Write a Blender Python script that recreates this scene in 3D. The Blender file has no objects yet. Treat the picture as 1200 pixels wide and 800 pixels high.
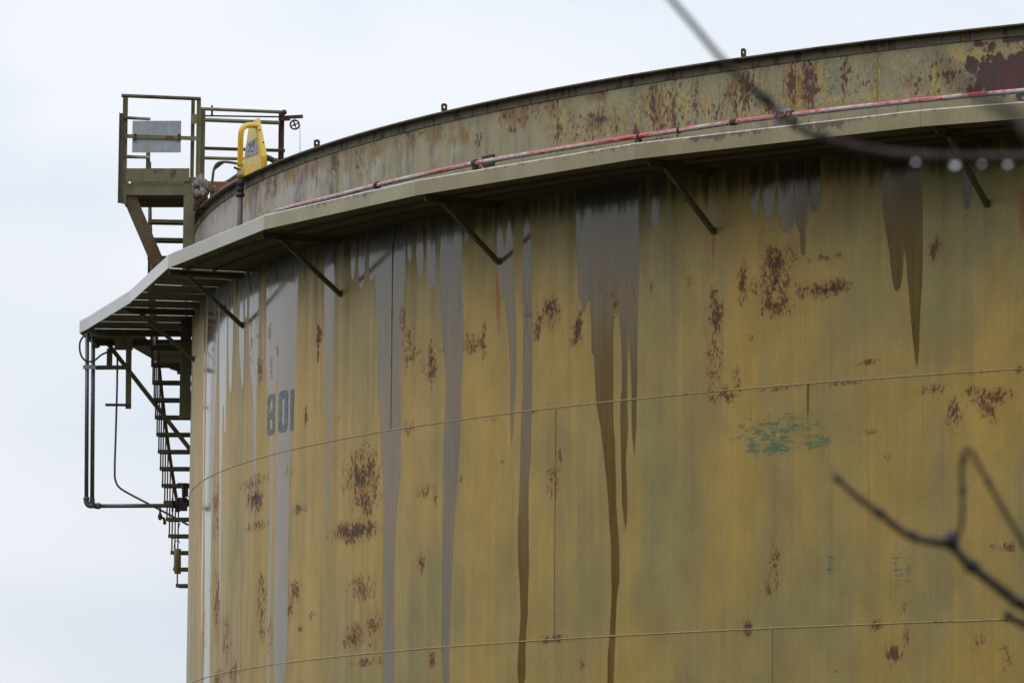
import bpy, bmesh, math, random
import numpy as np
from mathutils import Vector, Matrix, noise as mnoise
rnd = random.Random(7)
C = bpy.context.scene.collection
S = bpy.context.scene
R_ = math.radians

# ------------------------------------------------------------------ camera
F = 6000.0                                  # focal length in pixels of a 1200 px wide frame = 180 mm
RT = np.array([0.9999595, -0.00104487, 0.00893902])
UP = np.array([-0.00899988, -0.11609342, 0.99319752])
FW = np.array([0.0, 0.99323775, 0.11609812])
CAM = np.array([0.0, 0.0, 1.741])
cam = bpy.data.cameras.new('camera')
cam.lens = 180.0; cam.sensor_width = 36.0; cam.sensor_fit = 'HORIZONTAL'
cam.clip_start = 0.1; cam.clip_end = 3000
cam.dof.use_dof = True; cam.dof.focus_distance = 55.0; cam.dof.aperture_fstop = 14.0
cam_o = bpy.data.objects.new('camera', cam); C.objects.link(cam_o)
cam_o.matrix_world = Matrix(((RT[0], UP[0], -FW[0], CAM[0]), (RT[1], UP[1], -FW[1], CAM[1]),
                             (RT[2], UP[2], -FW[2], CAM[2]), (0, 0, 0, 1)))
S.camera = cam_o

# ------------------------------------------------------------------ sky, sun, exposure
SUN_AZ, SUN_EL = -95.0, 46.0                # degrees from straight ahead (+Y), negative = left
world = bpy.data.worlds.new('World'); S.world = world; world.use_nodes = True
wn = world.node_tree; wn.nodes.clear()
def wnode(t, **k):
    n = wn.nodes.new(t)
    for a, b in k.items(): setattr(n, a, b)
    return n
out = wnode('ShaderNodeOutputWorld'); bg = wnode('ShaderNodeBackground'); bg.inputs[1].default_value = 0.1
sky = wnode('ShaderNodeTexSky', sky_type='NISHITA', sun_disc=False)
sky.sun_elevation = R_(SUN_EL); sky.sun_rotation = R_(SUN_AZ); sky.air_density = 1.0; sky.dust_density = 2.0
tc = wnode('ShaderNodeTexCoord'); sep = wnode('ShaderNodeSeparateXYZ')
wn.links.new(tc.outputs['Generated'], sep.inputs[0])
mz = wnode('ShaderNodeMapRange'); mz.inputs[1].default_value = 0.0; mz.inputs[2].default_value = 1.0
mz.inputs[3].default_value = 0.91; mz.inputs[4].default_value = 1.72
wn.links.new(sep.outputs['Z'], mz.inputs[0])
mp = wnode('ShaderNodeMapping'); mp.inputs['Scale'].default_value = (13, 13, 22)
wn.links.new(tc.outputs['Generated'], mp.inputs['Vector'])
nz = wnode('ShaderNodeTexNoise'); nz.inputs['Scale'].default_value = 1.0; nz.inputs['Detail'].default_value = 5
nz.inputs['Roughness'].default_value = 0.45
wn.links.new(mp.outputs[0], nz.inputs['Vector'])
cr = wnode('ShaderNodeValToRGB')
cr.color_ramp.elements[0].position = 0.38; cr.color_ramp.elements[0].color = (7.6, 8.35, 9.2, 1)
cr.color_ramp.elements[1].position = 0.62; cr.color_ramp.elements[1].color = (8.95, 9.2, 9.8, 1)
wn.links.new(nz.outputs['Fac'], cr.inputs['Fac'])
mul = wnode('ShaderNodeVectorMath', operation='SCALE')
wn.links.new(cr.outputs['Color'], mul.inputs[0]); wn.links.new(mz.outputs[0], mul.inputs['Scale'])
mx = wnode('ShaderNodeMix', data_type='RGBA'); mx.inputs[0].default_value = 0.95
wn.links.new(sky.outputs[0], mx.inputs[6]); wn.links.new(mul.outputs[0], mx.inputs[7])
wn.links.new(mx.outputs[2], bg.inputs[0]); wn.links.new(bg.outputs[0], out.inputs[0])

sun = bpy.data.lights.new('sun', 'SUN'); sun.energy = 0.55; sun.angle = R_(50); sun.color = (1.0, 0.97, 0.92)
sun_o = bpy.data.objects.new('sun', sun); C.objects.link(sun_o)
sd = Vector((math.sin(R_(SUN_AZ)) * math.cos(R_(SUN_EL)), math.cos(R_(SUN_AZ)) * math.cos(R_(SUN_EL)), math.sin(R_(SUN_EL))))
sun_o.rotation_euler = sd.to_track_quat('Z', 'Y').to_euler(); sun_o.location = (-30, 0, 40)
S.view_settings.view_transform = 'Standard'; S.view_settings.look = 'None'
S.view_settings.exposure = 0.0; S.view_settings.gamma = 1.0; S.view_settings.use_curve_mapping = False
S.render.engine = 'CYCLES'
S.cycles.max_bounces = 6; S.cycles.transparent_max_bounces = 6

# ------------------------------------------------------------------ helpers
TR = 20.3465                                # tank radius
TC = np.array([16.1936, 66.5948, 0.0])
TB = -1.809333513673029                     # direction from the tank axis to the camera
def at(x, y, dep):
    """the point seen at photo pixel x, y at a given distance along the view axis"""
    return CAM + (FW + RT * (x - 600) / F - UP * (y - 400) / F) * dep
def on_cyl(x, y, rr):
    d = FW + RT * (x - 600) / F - UP * (y - 400) / F
    cx, cy = TC[0], TC[1]
    a = d[0]**2 + d[1]**2; b = -(d[0] * cx + d[1] * cy); cc = cx * cx + cy * cy - rr * rr
    return CAM + d * ((-b - math.sqrt(max(b * b - a * cc, 0))) / a)
def ang(P):
    a = math.atan2(P[1] - TC[1], P[0] - TC[0]) - TB
    return (a + math.pi) % (2 * math.pi) - math.pi
def pt(t, z, rr):
    return np.array([TC[0] + rr * math.cos(TB + t), TC[1] + rr * math.sin(TB + t), z])
def sz(x, y, rr=None):
    """arc length and height on the tank wall"""
    P = on_cyl(x, y, rr or TR); return ang(P) * TR, P[2]

def tag(o, label=None, cat=None, group=None, kind=None):
    if label: o['label'] = label
    if cat: o['category'] = cat
    if group: o['group'] = group
    if kind: o['kind'] = kind
    return o
def empty(name, loc, rz=0.0, label=None, cat=None, group=None):
    o = bpy.data.objects.new(name, None); C.objects.link(o)
    o.location = Vector(loc); o.rotation_euler = (0, 0, rz); o.empty_display_size = 0.3
    o['_m'] = 0
    del o['_m']
    return tag(o, label, cat, group)
def root_matrix(o):
    m = Matrix.Translation(o.location) @ o.rotation_euler.to_matrix().to_4x4()
    return (root_matrix(o.parent) @ m) if o.parent else m

class MB:
    """collects shapes given in world space; build() links them as one mesh object"""
    def __init__(s): s.v = []; s.f = []; s.sm = []
    def add(s, vs, fs, smooth=False):
        b = len(s.v); s.v += [tuple(map(float, v)) for v in vs]
        for f in fs: s.f.append([b + i for i in f]); s.sm.append(smooth)
    def hexa(s, c8):
        s.add(c8, [(0, 3, 2, 1), (4, 5, 6, 7), (0, 1, 5, 4), (1, 2, 6, 5), (2, 3, 7, 6), (3, 0, 4, 7)])
    def box(s, c, ax, ay, az, sx, sy, sz_):
        c, ax, ay, az = map(np.asarray, (c, ax, ay, az)); v = []
        for k in (-.5, .5):
            for i, j in ((-.5, -.5), (.5, -.5), (.5, .5), (-.5, .5)):
                v.append(c + ax * sx * i + ay * sy * j + az * sz_ * k)
        s.hexa(v)
    def bar(s, p0, p1, w, h, up=(0, 0, 1)):
        p0, p1, up = np.asarray(p0, float), np.asarray(p1, float), np.asarray(up, float)
        d = p1 - p0; L = np.linalg.norm(d); d = d / L
        sd_ = np.cross(d, up); n = np.linalg.norm(sd_)
        if n < 1e-4: sd_ = np.cross(d, np.array([1., 0, 0])); n = np.linalg.norm(sd_)
        sd_ /= n; u = np.cross(sd_, d)
        s.box((p0 + p1) / 2, d, sd_, u, L, w, h)
    def angle_bar(s, p0, p1, w, th, up=(0, 0, 1), flip=1):
        """an L-shaped rolled section"""
        p0, p1, up = np.asarray(p0, float), np.asarray(p1, float), np.asarray(up, float)
        d = p1 - p0; d = d / np.linalg.norm(d)
        sd_ = np.cross(d, up); sd_ /= np.linalg.norm(sd_); u = np.cross(sd_, d)
        s.bar(p0 + sd_ * flip * (w / 2 - th / 2), p1 + sd_ * flip * (w / 2 - th / 2), th, w, up)
        s.bar(p0 + u * (w / 2 - th / 2) - sd_ * flip * th * .5, p1 + u * (w / 2 - th / 2) - sd_ * flip * th * .5, w - th, th, up)
    def tube(s, pts, r, n=10, cap=True):
        pts = [np.asarray(p, float) for p in pts]
        rs = r if isinstance(r, (list, tuple)) else [r] * len(pts)
        rings = []; prev = None
        for i, p in enumerate(pts):
            d = pts[min(i + 1, len(pts) - 1)] - pts[max(i - 1, 0)]; d = d / np.linalg.norm(d)
            if prev is None:
                a = np.cross(d, [0, 0, 1.0])
                if np.linalg.norm(a) < .05: a = np.cross(d, [1.0, 0, 0])
            else:
                a = prev - d * (prev @ d)
            a /= np.linalg.norm(a); prev = a; b = np.cross(d, a)
            rings.append([p + rs[i] * (a * math.cos(2 * math.pi * k / n) + b * math.sin(2 * math.pi * k / n)) for k in range(n)])
        vs = [v for q in rings for v in q]; fs = []
        for i in range(len(pts) - 1):
            for k in range(n):
                fs.append((i * n + k, i * n + (k + 1) % n, (i + 1) * n + (k + 1) % n, (i + 1) * n + k))
        s.add(vs, fs, True)
        if cap:
            s.add(rings[0], [tuple(range(n))[::-1]]); s.add(rings[-1], [tuple(range(n))])
    def ball(s, c, r, n=10, m=7, sc=(1, 1, 1), jit=0.0):
        c = np.asarray(c, float); vs = []; fs = []
        for i in range(m + 1):
            a = math.pi * i / m
            for k in range(n):
                b = 2 * math.pi * k / n
                j = 1 + (rnd.uniform(-jit, jit) if jit else 0)
                vs.append(c + r * j * np.array([sc[0] * math.sin(a) * math.cos(b), sc[1] * math.sin(a) * math.sin(b), sc[2] * math.cos(a)]))
        for i in range(m):
            for k in range(n):
                fs.append((i * n + k, (i + 1) * n + k, (i + 1) * n + (k + 1) % n, i * n + (k + 1) % n))
        s.add(vs, fs, True)
    def prism(s, poly, off):
        """planar polygon (list of points) pushed along a vector"""
        poly = [np.asarray(p, float) for p in poly]; off = np.asarray(off, float); n = len(poly)
        s.add(poly + [p + off for p in poly],
              [tuple(range(n)), tuple(range(2 * n - 1, n - 1, -1))] + [(i, i + n, (i + 1) % n + n, (i + 1) % n) for i in range(n)])
    def build(s, name, m, parent=None, bevel=0.0):
        me = bpy.data.meshes.new(name)
        v = np.array(s.v, float)
        if parent is not None:
            inv = np.array(root_matrix(parent).inverted()); v = v @ inv[:3, :3].T + inv[:3, 3]
        me.from_pydata(v.tolist(), [], s.f)
        me.polygons.foreach_set('use_smooth', s.sm)
        bm = bmesh.new(); bm.from_mesh(me)
        bmesh.ops.remove_doubles(bm, verts=bm.verts, dist=1e-6)
        bmesh.ops.recalc_face_normals(bm, faces=bm.faces); bm.to_mesh(me); bm.free()
        o = bpy.data.objects.new(name, me); C.objects.link(o)
        if m: me.materials.append(m)
        if parent is not None: o.parent = parent
        if bevel:
            b = o.modifiers.new('bevel', 'BEVEL'); b.width = bevel; b.segments = 1; b.limit_method = 'ANGLE'
        return o

def smooth_path(pts, n=8):
    """Catmull-Rom through the points"""
    P = [np.asarray(p, float) for p in pts]; P = [2 * P[0] - P[1]] + P + [2 * P[-1] - P[-2]]; o = []
    for i in range(1, len(P) - 2):
        for k in range(n):
            t = k / n
            o.append(.5 * (2 * P[i] + (P[i + 1] - P[i - 1]) * t + (2 * P[i - 1] - 5 * P[i] + 4 * P[i + 1] - P[i + 2]) * t * t
                           + (3 * P[i] - P[i - 1] - 3 * P[i + 1] + P[i + 2]) * t**3))
    o.append(P[-2]); return o

# ------------------------------------------------------------------ materials
class NT:
    def __init__(s, name):
        s.m = bpy.data.materials.new(name); s.m.use_nodes = True; s.t = s.m.node_tree
        s.p = s.t.nodes['Principled BSDF']
    def n(s, t, **k):
        q = s.t.nodes.new(t)
        for a, b in k.items(): setattr(q, a, b)
        return q
    def l(s, a, b): s.t.links.new(a, b)
    def setin(s, sock, v):
        if hasattr(v, 'is_output') or isinstance(v, bpy.types.NodeSocket): s.l(v, sock)
        elif isinstance(v, (tuple, list)): sock.default_value = (*v, 1) if len(v) == 3 and sock.type == 'RGBA' else v
        else: sock.default_value = v
    def attr(s, name, vec=False):
        q = s.n('ShaderNodeAttribute', attribute_name=name); return q.outputs['Vector' if vec else 'Fac']
    def mapping(s, v, sc, loc=(0, 0, 0)):
        q = s.n('ShaderNodeMapping'); s.l(v, q.inputs[0]); q.inputs['Scale'].default_value = sc; q.inputs['Location'].default_value = loc
        return q.outputs[0]
    def noise(s, v, sc=(1, 1, 1), det=4, rough=.5, loc=(0, 0, 0), dist=0.0):
        q = s.n('ShaderNodeTexNoise'); s.l(s.mapping(v, sc, loc), q.inputs['Vector'])
        q.inputs['Scale'].default_value = 1; q.inputs['Detail'].default_value = det; q.inputs['Roughness'].default_value = rough
        q.inputs['Distortion'].default_value = dist
        return q.outputs['Fac']
    def math(s, op, a, b=0.0, c=0.0, clamp=False):
        q = s.n('ShaderNodeMath', operation=op, use_clamp=clamp)
        for i, v in enumerate((a, b, c)): s.setin(q.inputs[i], v)
        return q.outputs[0]
    def ramp(s, v, lo, hi, a=0.0, b=1.0):
        q = s.n('ShaderNodeMapRange', interpolation_type='SMOOTHSTEP'); s.setin(q.inputs[0], v)
        for i, x in enumerate((lo, hi, a, b)): q.inputs[i + 1].default_value = x
        return q.outputs[0]
    def mix(s, f, a, b, blend='MIX'):
        q = s.n('ShaderNodeMix', data_type='RGBA', blend_type=blend)
        s.setin(q.inputs[0], f); s.setin(q.inputs[6], a); s.setin(q.inputs[7], b); return q.outputs[2]
    def hsv(s, c, val):
        q = s.n('ShaderNodeHueSaturation'); s.setin(q.inputs['Color'], c); s.setin(q.inputs['Value'], val); return q.outputs[0]
    def bump(s, h, strength, dist):
        q = s.n('ShaderNodeBump'); s.setin(q.inputs['Height'], h); q.inputs['Strength'].default_value = strength
        q.inputs['Distance'].default_value = dist; s.l(q.outputs[0], s.p.inputs['Normal'])
    def fin(s, col, rough=.5, metal=0.0, spec=.5):
        s.setin(s.p.inputs['Base Color'], col); s.setin(s.p.inputs['Roughness'], rough)
        s.setin(s.p.inputs['Metallic'], metal); s.p.inputs['Specular IOR Level'].default_value = spec
        return s.m
    def obj(s): return s.n('ShaderNodeTexCoord').outputs['Object']

def m_paint(name, base, rust=.3, rcol=(.075, .035, .02), rough=.5, scale=1.0, dirt=.35, metal=0.0, stretch=.35):
    q = NT(name); v = q.obj()
    n1 = q.noise(v, (9 * scale, 9 * scale, 9 * scale * stretch), 5, .6)
    n2 = q.noise(v, (2.2 * scale, 2.2 * scale, 1.1 * scale), 3, .5, (5, 2, 1))
    n3 = q.noise(v, (45 * scale, 45 * scale, 30 * scale), 3, .6, (1, 7, 3))
    c = q.hsv(base, q.ramp(q.math('ADD', q.math('MULTIPLY', n1, .6), q.math('MULTIPLY', n3, .4)), .3, .7, 1 - dirt, 1 + dirt * .6))
    k = q.math('ADD', q.math('MULTIPLY', n1, .6), q.math('ADD', q.math('MULTIPLY', n2, .35), q.math('MULTIPLY', n3, .25)))
    mk = q.ramp(k, .78 - rust * .4, .84 - rust * .4)
    rc = q.mix(n3, rcol, tuple(x * 1.9 for x in rcol))
    c = q.mix(mk, c, rc)
    q.bump(q.math('ADD', n3, q.math('MULTIPLY', mk, .5)), .25, .004)
    return q.fin(c, q.math('ADD', rough, q.math('MULTIPLY', mk, .25), clamp=True), metal)

M = {}
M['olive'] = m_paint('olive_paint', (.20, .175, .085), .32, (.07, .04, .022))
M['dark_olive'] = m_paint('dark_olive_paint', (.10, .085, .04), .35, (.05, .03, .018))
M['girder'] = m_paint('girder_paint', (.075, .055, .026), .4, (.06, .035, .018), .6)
M['steel'] = m_paint('galvanised_steel', (.36, .39, .42), .06, (.20, .17, .15), .45, 1.2, .22, .0)
M['pipe_grey'] = m_paint('grey_conduit_steel', (.17, .175, .19), .2, (.07, .05, .04), .4, 1.5, .3, .4)
M['rust'] = m_paint('rusty_steel', (.085, .05, .035), .5, (.06, .03, .02), .8, 1.5)
M['dark'] = m_paint('blackened_steel', (.035, .03, .026), .3, (.06, .03, .02), .6, 1.5)
M['yellow'] = m_paint('yellow_paint', (.78, .47, .005), .10, (.25, .12, .01), .38, 2.0, .22)
M['pale_yellow'] = m_paint('faded_yellow_paint', (.72, .55, .14), .12, (.35, .22, .04), .45, 2.0, .22)
M['rag'] = m_paint('weathered_cloth', (.30, .27, .24), .55, (.12, .08, .05), .9, 1.2, .45)
M['ochre'] = m_paint('ochre_rust', (.22, .12, .035), .35, (.10, .05, .02), .8, 1.5)
M['black_rubber'] = m_paint('black_rubber', (.025, .025, .028), .1, (.05, .04, .03), .5, 2.0)

# --- tank wall: paint with stains that have their own place on the wall
q = NT('ochre_tank_paint'); v = q.attr('sz', True)
st1 = q.noise(v, (1.6, .12, 1), 4, .55)
st2 = q.noise(v, (7.0, .25, 1), 4, .6, (3, 1, 0))
st3 = q.noise(v, (30, .9, 1), 3, .6, (8, 2, 0))
blo = q.noise(v, (.55, .45, 1), 4, .55, (0, 4.3, 0))
fine = q.noise(v, (60, 45, 1), 4, .65, (2, 9, 0))
tone = q.math('ADD', q.math('MULTIPLY', st1, .40), q.math('ADD', q.math('MULTIPLY', st2, .28), q.math('MULTIPLY', blo, .32)))
tone = q.math('SUBTRACT', tone, q.math('MULTIPLY', q.attr('yel'), .16))
c = q.mix(q.ramp(tone, .34, .63), (.455, .285, .055), (.272, .222, .080))
c = q.mix(q.math('MULTIPLY', q.ramp(q.noise(v, (1.1, .30, 1), 4, .6, (9, 3, 0)), .55, .74), .32), c, (.20, .20, .095))
c = q.mix(q.math('MULTIPLY', q.ramp(st2, .58, .72), .35), c, (.34, .17, .055))
grain = q.math('ADD', q.math('MULTIPLY', st3, .25), q.math('MULTIPLY', fine, .75))
c = q.hsv(c, q.ramp(grain, .28, .72, .84, 1.14))
cloud = q.noise(v, (2.6, 1.5, 1), 6, .62, (11, 7, 0))
c = q.hsv(c, q.ramp(cloud, .3, .7, .88, 1.10))
# green algae / old paint
teal = q.attr('teal'); tb = q.noise(v, (9, 26, 1), 4, .7, (1, 5, 0))
c = q.mix(q.math('MULTIPLY', q.math('MULTIPLY', q.ramp(q.math('ADD', q.math('MULTIPLY', teal, .55), q.math('ADD', q.math('MULTIPLY', q.math('SUBTRACT', tb, .5), 1.8), .5)), .58, .92), q.ramp(teal, .03, .22)), .75), c, (.035, .125, .070))
c = q.mix(q.math('MULTIPLY', q.attr('green'), .55), c, (.10, .155, .075))
# water running down the plates
wet = q.math('ADD', q.attr('wet'), q.math('MULTIPLY', q.math('SUBTRACT', q.noise(v, (14, 2.5, 1), 3, .6, (4, 4, 0)), .5), .022))
wm = q.math('MULTIPLY', q.ramp(wet, -.005, .008), q.ramp(q.noise(v, (5, .35, 1), 4, .6, (14, 2, 0)), .25, .45, .78, 1.0))
edge = q.math('SUBTRACT', q.ramp(wet, -.012, .000), q.ramp(wet, .003, .02))
wetc = q.mix(1.0, c, (.44, .40, .34), 'MULTIPLY')
wetc = q.mix(.06, wetc, (.12, .10, .085))
wetc = q.hsv(wetc, q.ramp(st3, .3, .7, .9, 1.1))
c = q.mix(wm, c, wetc)
c = q.mix(q.math('MULTIPLY', edge, .22), c, (.05, .04, .025))
# black grime runs, plus the deck's shade painted into the wall top
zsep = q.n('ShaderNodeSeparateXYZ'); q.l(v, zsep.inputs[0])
shade_band = q.math('ADD', q.ramp(zsep.outputs['Y'], 8.95, 9.62), q.math('MULTIPLY', q.math('SUBTRACT', q.noise(v, (10, .35, 1), 5, .65, (1, 6, 0)), .5), 1.5))
gr = q.ramp(q.math('ADD', q.attr('grime_shade'), q.math('MULTIPLY', q.noise(v, (8, .5, 1), 4, .6, (6, 1, 0)), .9)), .80, 1.15)
gr = q.math('MAXIMUM', gr, q.ramp(shade_band, .42, 1.05))
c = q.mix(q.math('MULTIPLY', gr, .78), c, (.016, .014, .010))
# rust
rn = q.noise(v, (9, 4.5, 1), 6, .66, (7, 3, 0)); rn2 = q.noise(v, (30, 19, 1), 5, .7, (2, 8, 0))
rr0 = q.math('ADD', q.math('MULTIPLY', q.math('SUBTRACT', q.math('ADD', q.math('MULTIPLY', rn, .5), q.math('MULTIPLY', rn2, .5)), .5), 3.0), .5)
rv = q.math('ADD', q.math('MULTIPLY', q.attr('rust'), .44), rr0)
halo = q.math('MULTIPLY', q.ramp(rv, .45, .85), q.ramp(q.attr('rust'), .02, .5))
c = q.mix(q.math('MULTIPLY', halo, .62), c, (.27, .115, .034))
rm = q.math('MULTIPLY', q.ramp(rv, .70, .88), q.ramp(q.attr('rust'), .06, .3))
c = q.mix(q.math('MULTIPLY', rm, q.ramp(rn2, .3, .6, .62, .95)), c, q.mix(q.ramp(q.math('ADD', q.attr('rust'), q.math('MULTIPLY', rv, .6)), 1.05, 1.6), (.140, .062, .020), (.050, .029, .025)))
sp = q.math('MULTIPLY', q.ramp(q.noise(v, (26, 18, 1), 3, .65, (5, 5, 0)), .645, .71), q.ramp(q.noise(v, (1.2, .9, 1), 2, .5, (1, 1, 0)), .5, .65))
c = q.mix(q.math('MULTIPLY', sp, .75), c, (.19, .080, .024))
run = q.math('MULTIPLY', q.ramp(q.noise(v, (11, .55, 1), 4, .6, (31, 5, 0)), .60, .74), q.ramp(q.noise(v, (.8, .6, 1), 3, .5, (41, 5, 0)), .45, .62))
c = q.mix(q.math('MULTIPLY', run, .38), c, (.28, .12, .04))
orr = q.ramp(q.math('ADD', q.attr('orange'), q.math('MULTIPLY', q.noise(v, (20, 1.2, 1), 3, .6), .4)), .45, .95)
c = q.mix(q.math('MULTIPLY', orr, .85), c, (.33, .115, .008))
wob = q.noise(v, (.8, .55, 1), 2, .4, (3, 3, 0))
q.bump(q.math('ADD', q.math('MULTIPLY', wob, 1.0), q.math('ADD', q.math('MULTIPLY', q.math('SUBTRACT', 1.0, wm), q.math('MULTIPLY', fine, .10)),
       q.math('MULTIPLY', rm, .10))), .5, .012)
dry_r = q.ramp(st2, .3, .7, .40, .58)
rough = q.math('ADD', q.math('MULTIPLY', dry_r, q.math('SUBTRACT', 1.0, wm)), q.math('MULTIPLY', wm, .13))
rough = q.math('ADD', rough, q.math('MULTIPLY', q.math('MAXIMUM', rm, gr), .35), clamp=True)
q.l(q.math('MULTIPLY', wm, q.math('SUBTRACT', .42, q.math('MULTIPLY', gr, .4))), q.p.inputs['Coat Weight']); q.p.inputs['Coat Roughness'].default_value = .07; q.p.inputs['Coat IOR'].default_value = 1.36
M['wall'] = q.fin(c, rough)

# --- rim wall above the wind girder
q = NT('peeling_rim_paint'); v = q.attr('sz', True)
st = q.noise(v, (5, .6, 1), 4, .6); st_b = q.noise(v, (13, 1.5, 1), 4, .65, (4, 0, 0)); fine = q.noise(v, (45, 20, 1), 4, .65, (2, 2, 0))
def ctr(n_, k=2.2): return q.math('MULTIPLY', q.math('SUBTRACT', n_, .5), k)
patch = q.math('ADD', ctr(st_b, 1.6), q.math('ADD', ctr(st, 1.0), ctr(fine, .5)))
c = q.mix(q.ramp(st, .35, .65), (.35, .310, .168), (.295, .262, .160))
c = q.mix(q.math('MULTIPLY', q.ramp(patch, .02, .16), .6), c, (.205, .185, .120))
c = q.hsv(c, q.ramp(fine, .3, .7, .84, 1.14))
n_w = q.noise(v, (7, 2.2, 1), 5, .65, (12, 5, 0)); n_o = q.noise(v, (6, 3, 1), 5, .65, (2, 15, 0)); n_p = q.noise(v, (9, 2.5, 1), 5, .68, (22, 5, 0))
chip = q.math('ADD', q.math('MULTIPLY', q.attr('chip'), .40), q.math('ADD', ctr(st_b, 1.3), ctr(fine, 1.3)))
chip = q.math('MULTIPLY', q.ramp(chip, .22, .34), q.ramp(q.attr('chip'), .02, .12))
c = q.mix(q.math('MULTIPLY', chip, .85), c, (.48, .345, .095))
wh = q.math('MULTIPLY', q.ramp(q.math('ADD', q.math('MULTIPLY', q.attr('white'), .7), ctr(n_w, 2.0)), .15, .60), q.ramp(q.attr('white'), .02, .25))
c = q.mix(q.math('MULTIPLY', wh, .8), c, (.44, .40, .385))
orr = q.math('MULTIPLY', q.ramp(q.math('ADD', q.math('MULTIPLY', q.attr('orange'), .6), ctr(n_o, 2.2)), .06, .60), q.ramp(q.attr('orange'), .03, .3))
c = q.mix(q.math('MULTIPLY', orr, .8), c, (.235, .105, .026))
pu = q.math('MULTIPLY', q.ramp(q.math('ADD', q.math('MULTIPLY', q.attr('purple'), .6), ctr(n_p, 2.2)), .20, .70), q.ramp(q.attr('purple'), .03, .3))
c = q.mix(q.math('MULTIPLY', pu, .75), c, (.105, .066, .068))
ma = q.math('ADD', q.attr('maroon'), q.math('MULTIPLY', q.math('SUBTRACT', q.noise(v, (6, 5, 1), 6, .7, (3, 6, 0)), .5), 2.2))
mcol = q.mix(q.ramp(st_b, .35, .65), (.10, .022, .016), (.050, .026, .026))
c = q.mix(q.math('MULTIPLY', q.ramp(ma, .44, .56), .96), c, mcol)
rn = q.math('ADD', q.math('MULTIPLY', q.math('SUBTRACT', q.noise(v, (26, 12, 1), 5, .7, (7, 3, 0)), .5), 2.2), .5)
rv = q.math('ADD', q.math('MULTIPLY', q.attr('rust'), .42), rn)
rm = q.math('MULTIPLY', q.ramp(rv, .66, .82), q.ramp(q.attr('rust'), .03, .2))
c = q.mix(q.math('MULTIPLY', q.math('MULTIPLY', q.ramp(rv, .5, .8), q.ramp(q.attr('rust'), .03, .4)), .45), c, (.27, .12, .035))
c = q.mix(q.math('MULTIPLY', rm, .92), c, (.075, .028, .018))
sp = q.math('MULTIPLY', q.ramp(q.noise(v, (28, 16, 1), 3, .65, (5, 5, 0)), .61, .67), q.ramp(q.noise(v, (1.6, 1.2, 1), 2, .5, (1, 1, 0)), .45, .6))
c = q.mix(q.math('MULTIPLY', sp, .7), c, (.14, .06, .025))
q.bump(q.math('ADD', q.math('MULTIPLY', fine, .4), q.math('ADD', rm, chip)), .35, .004)
M['rim'] = q.fin(c, q.ramp(fine, .3, .7, .5, .7))

# --- fascia: olive beige paint that rusts along its top edge
q = NT('fascia_paint'); v = q.attr('sz', True)
n1 = q.noise(v, (9, 4, 1), 5, .65); n2 = q.noise(v, (2, 1, 1), 3, .5, (4, 4, 0)); n3 = q.noise(v, (40, 10, 1), 3, .6)
c = q.mix(q.ramp(n2, .35, .65), (.350, .298, .165), (.295, .245, .130))
c = q.mix(q.attr('pale'), c, (.42, .41, .38))
c = q.hsv(c, q.ramp(n3, .3, .7, .92, 1.08))
tp = q.attr('top')                                       # 1 at the top edge, 0 at the bottom edge
rv = q.math('ADD', q.math('MULTIPLY', n1, 1.3), q.math('ADD', q.math('MULTIPLY', tp, .55), q.math('MULTIPLY', n2, .5)))
rv = q.math('ADD', rv, q.math('MULTIPLY', q.attr('rust'), .32))
c = q.mix(q.math('MULTIPLY', q.ramp(rv, 1.50, 1.68), .8), c, (.105, .058, .045))
sepv = q.n('ShaderNodeSeparateXYZ'); q.l(v, sepv.inputs[0])
c = q.mix(q.math('MULTIPLY', q.ramp(sepv.outputs['Y'], 9.7535, 9.756), q.ramp(n1, .35, .55, .9, .4)), c, (.60, .54, .53))
q.bump(n1, .2, .004)
M['fascia'] = q.fin(c, .22)

# --- red and white banded pipe
q = NT('red_white_pipe_paint'); v = q.attr('sz', True)
n1 = q.noise(v, (1.1, 1, 1), 4, .7); n2 = q.noise(v, (14, 9, 9), 4, .7, (3, 3, 3)); n3 = q.noise(v, (40, 30, 30), 3, .6)
sp_ = q.n('ShaderNodeSeparateXYZ'); q.l(v, sp_.inputs[0])
c = q.mix(q.ramp(q.math('SUBTRACT', q.math('ADD', q.math('MULTIPLY', n1, .8), q.math('MULTIPLY', n2, .45)), q.math('MULTIPLY', sp_.outputs['Y'], 1.6)), .56, .66), q.mix(q.attr('fade'), (.55, .055, .07), (.42, .19, .18)), (.50, .465, .455))
c = q.mix(q.math('MULTIPLY', q.ramp(q.math('SUBTRACT', q.math('ADD', n2, q.attr('rust')), q.math('MULTIPLY', sp_.outputs['Y'], 1.3)), .58, .68), .85), c, (.10, .055, .045))
q.bump(n3, .2, .003)
M['redpipe'] = q.fin(c, .4)

def m_leaf(name, a, b):
    q = NT(name); v = q.obj(); n = q.noise(v, (.6, .6, .6), 4, .6)
    return q.fin(q.mix(q.ramp(n, .35, .65), a, b), .8)
M['foliage'] = m_leaf('dark_foliage', (.018, .026, .010), (.04, .05, .02))
q = NT('ground_gravel_grass'); v = q.obj()
g1 = q.noise(v, (.05, .05, .05), 4, .6); g2 = q.noise(v, (3, 3, 3), 4, .6)
M['ground'] = q.fin(q.hsv(q.mix(q.ramp(g1, .4, .6), (.045, .055, .025), (.08, .075, .055)), q.ramp(g2, .3, .7, .7, 1.2)), .95)
q = NT('wet_bark'); v = q.obj()
b1 = q.noise(v, (60, 60, 60), 4, .6); q.bump(b1, .4, .004)
M['bark'] = q.fin(q.mix(q.ramp(b1, .35, .65), (.085, .062, .050), (.045, .033, .027)), .9, 0, .2)
M['bud'] = (lambda q: q.fin((.018, .013, .010), .5))(NT('dark_bud'))
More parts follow.
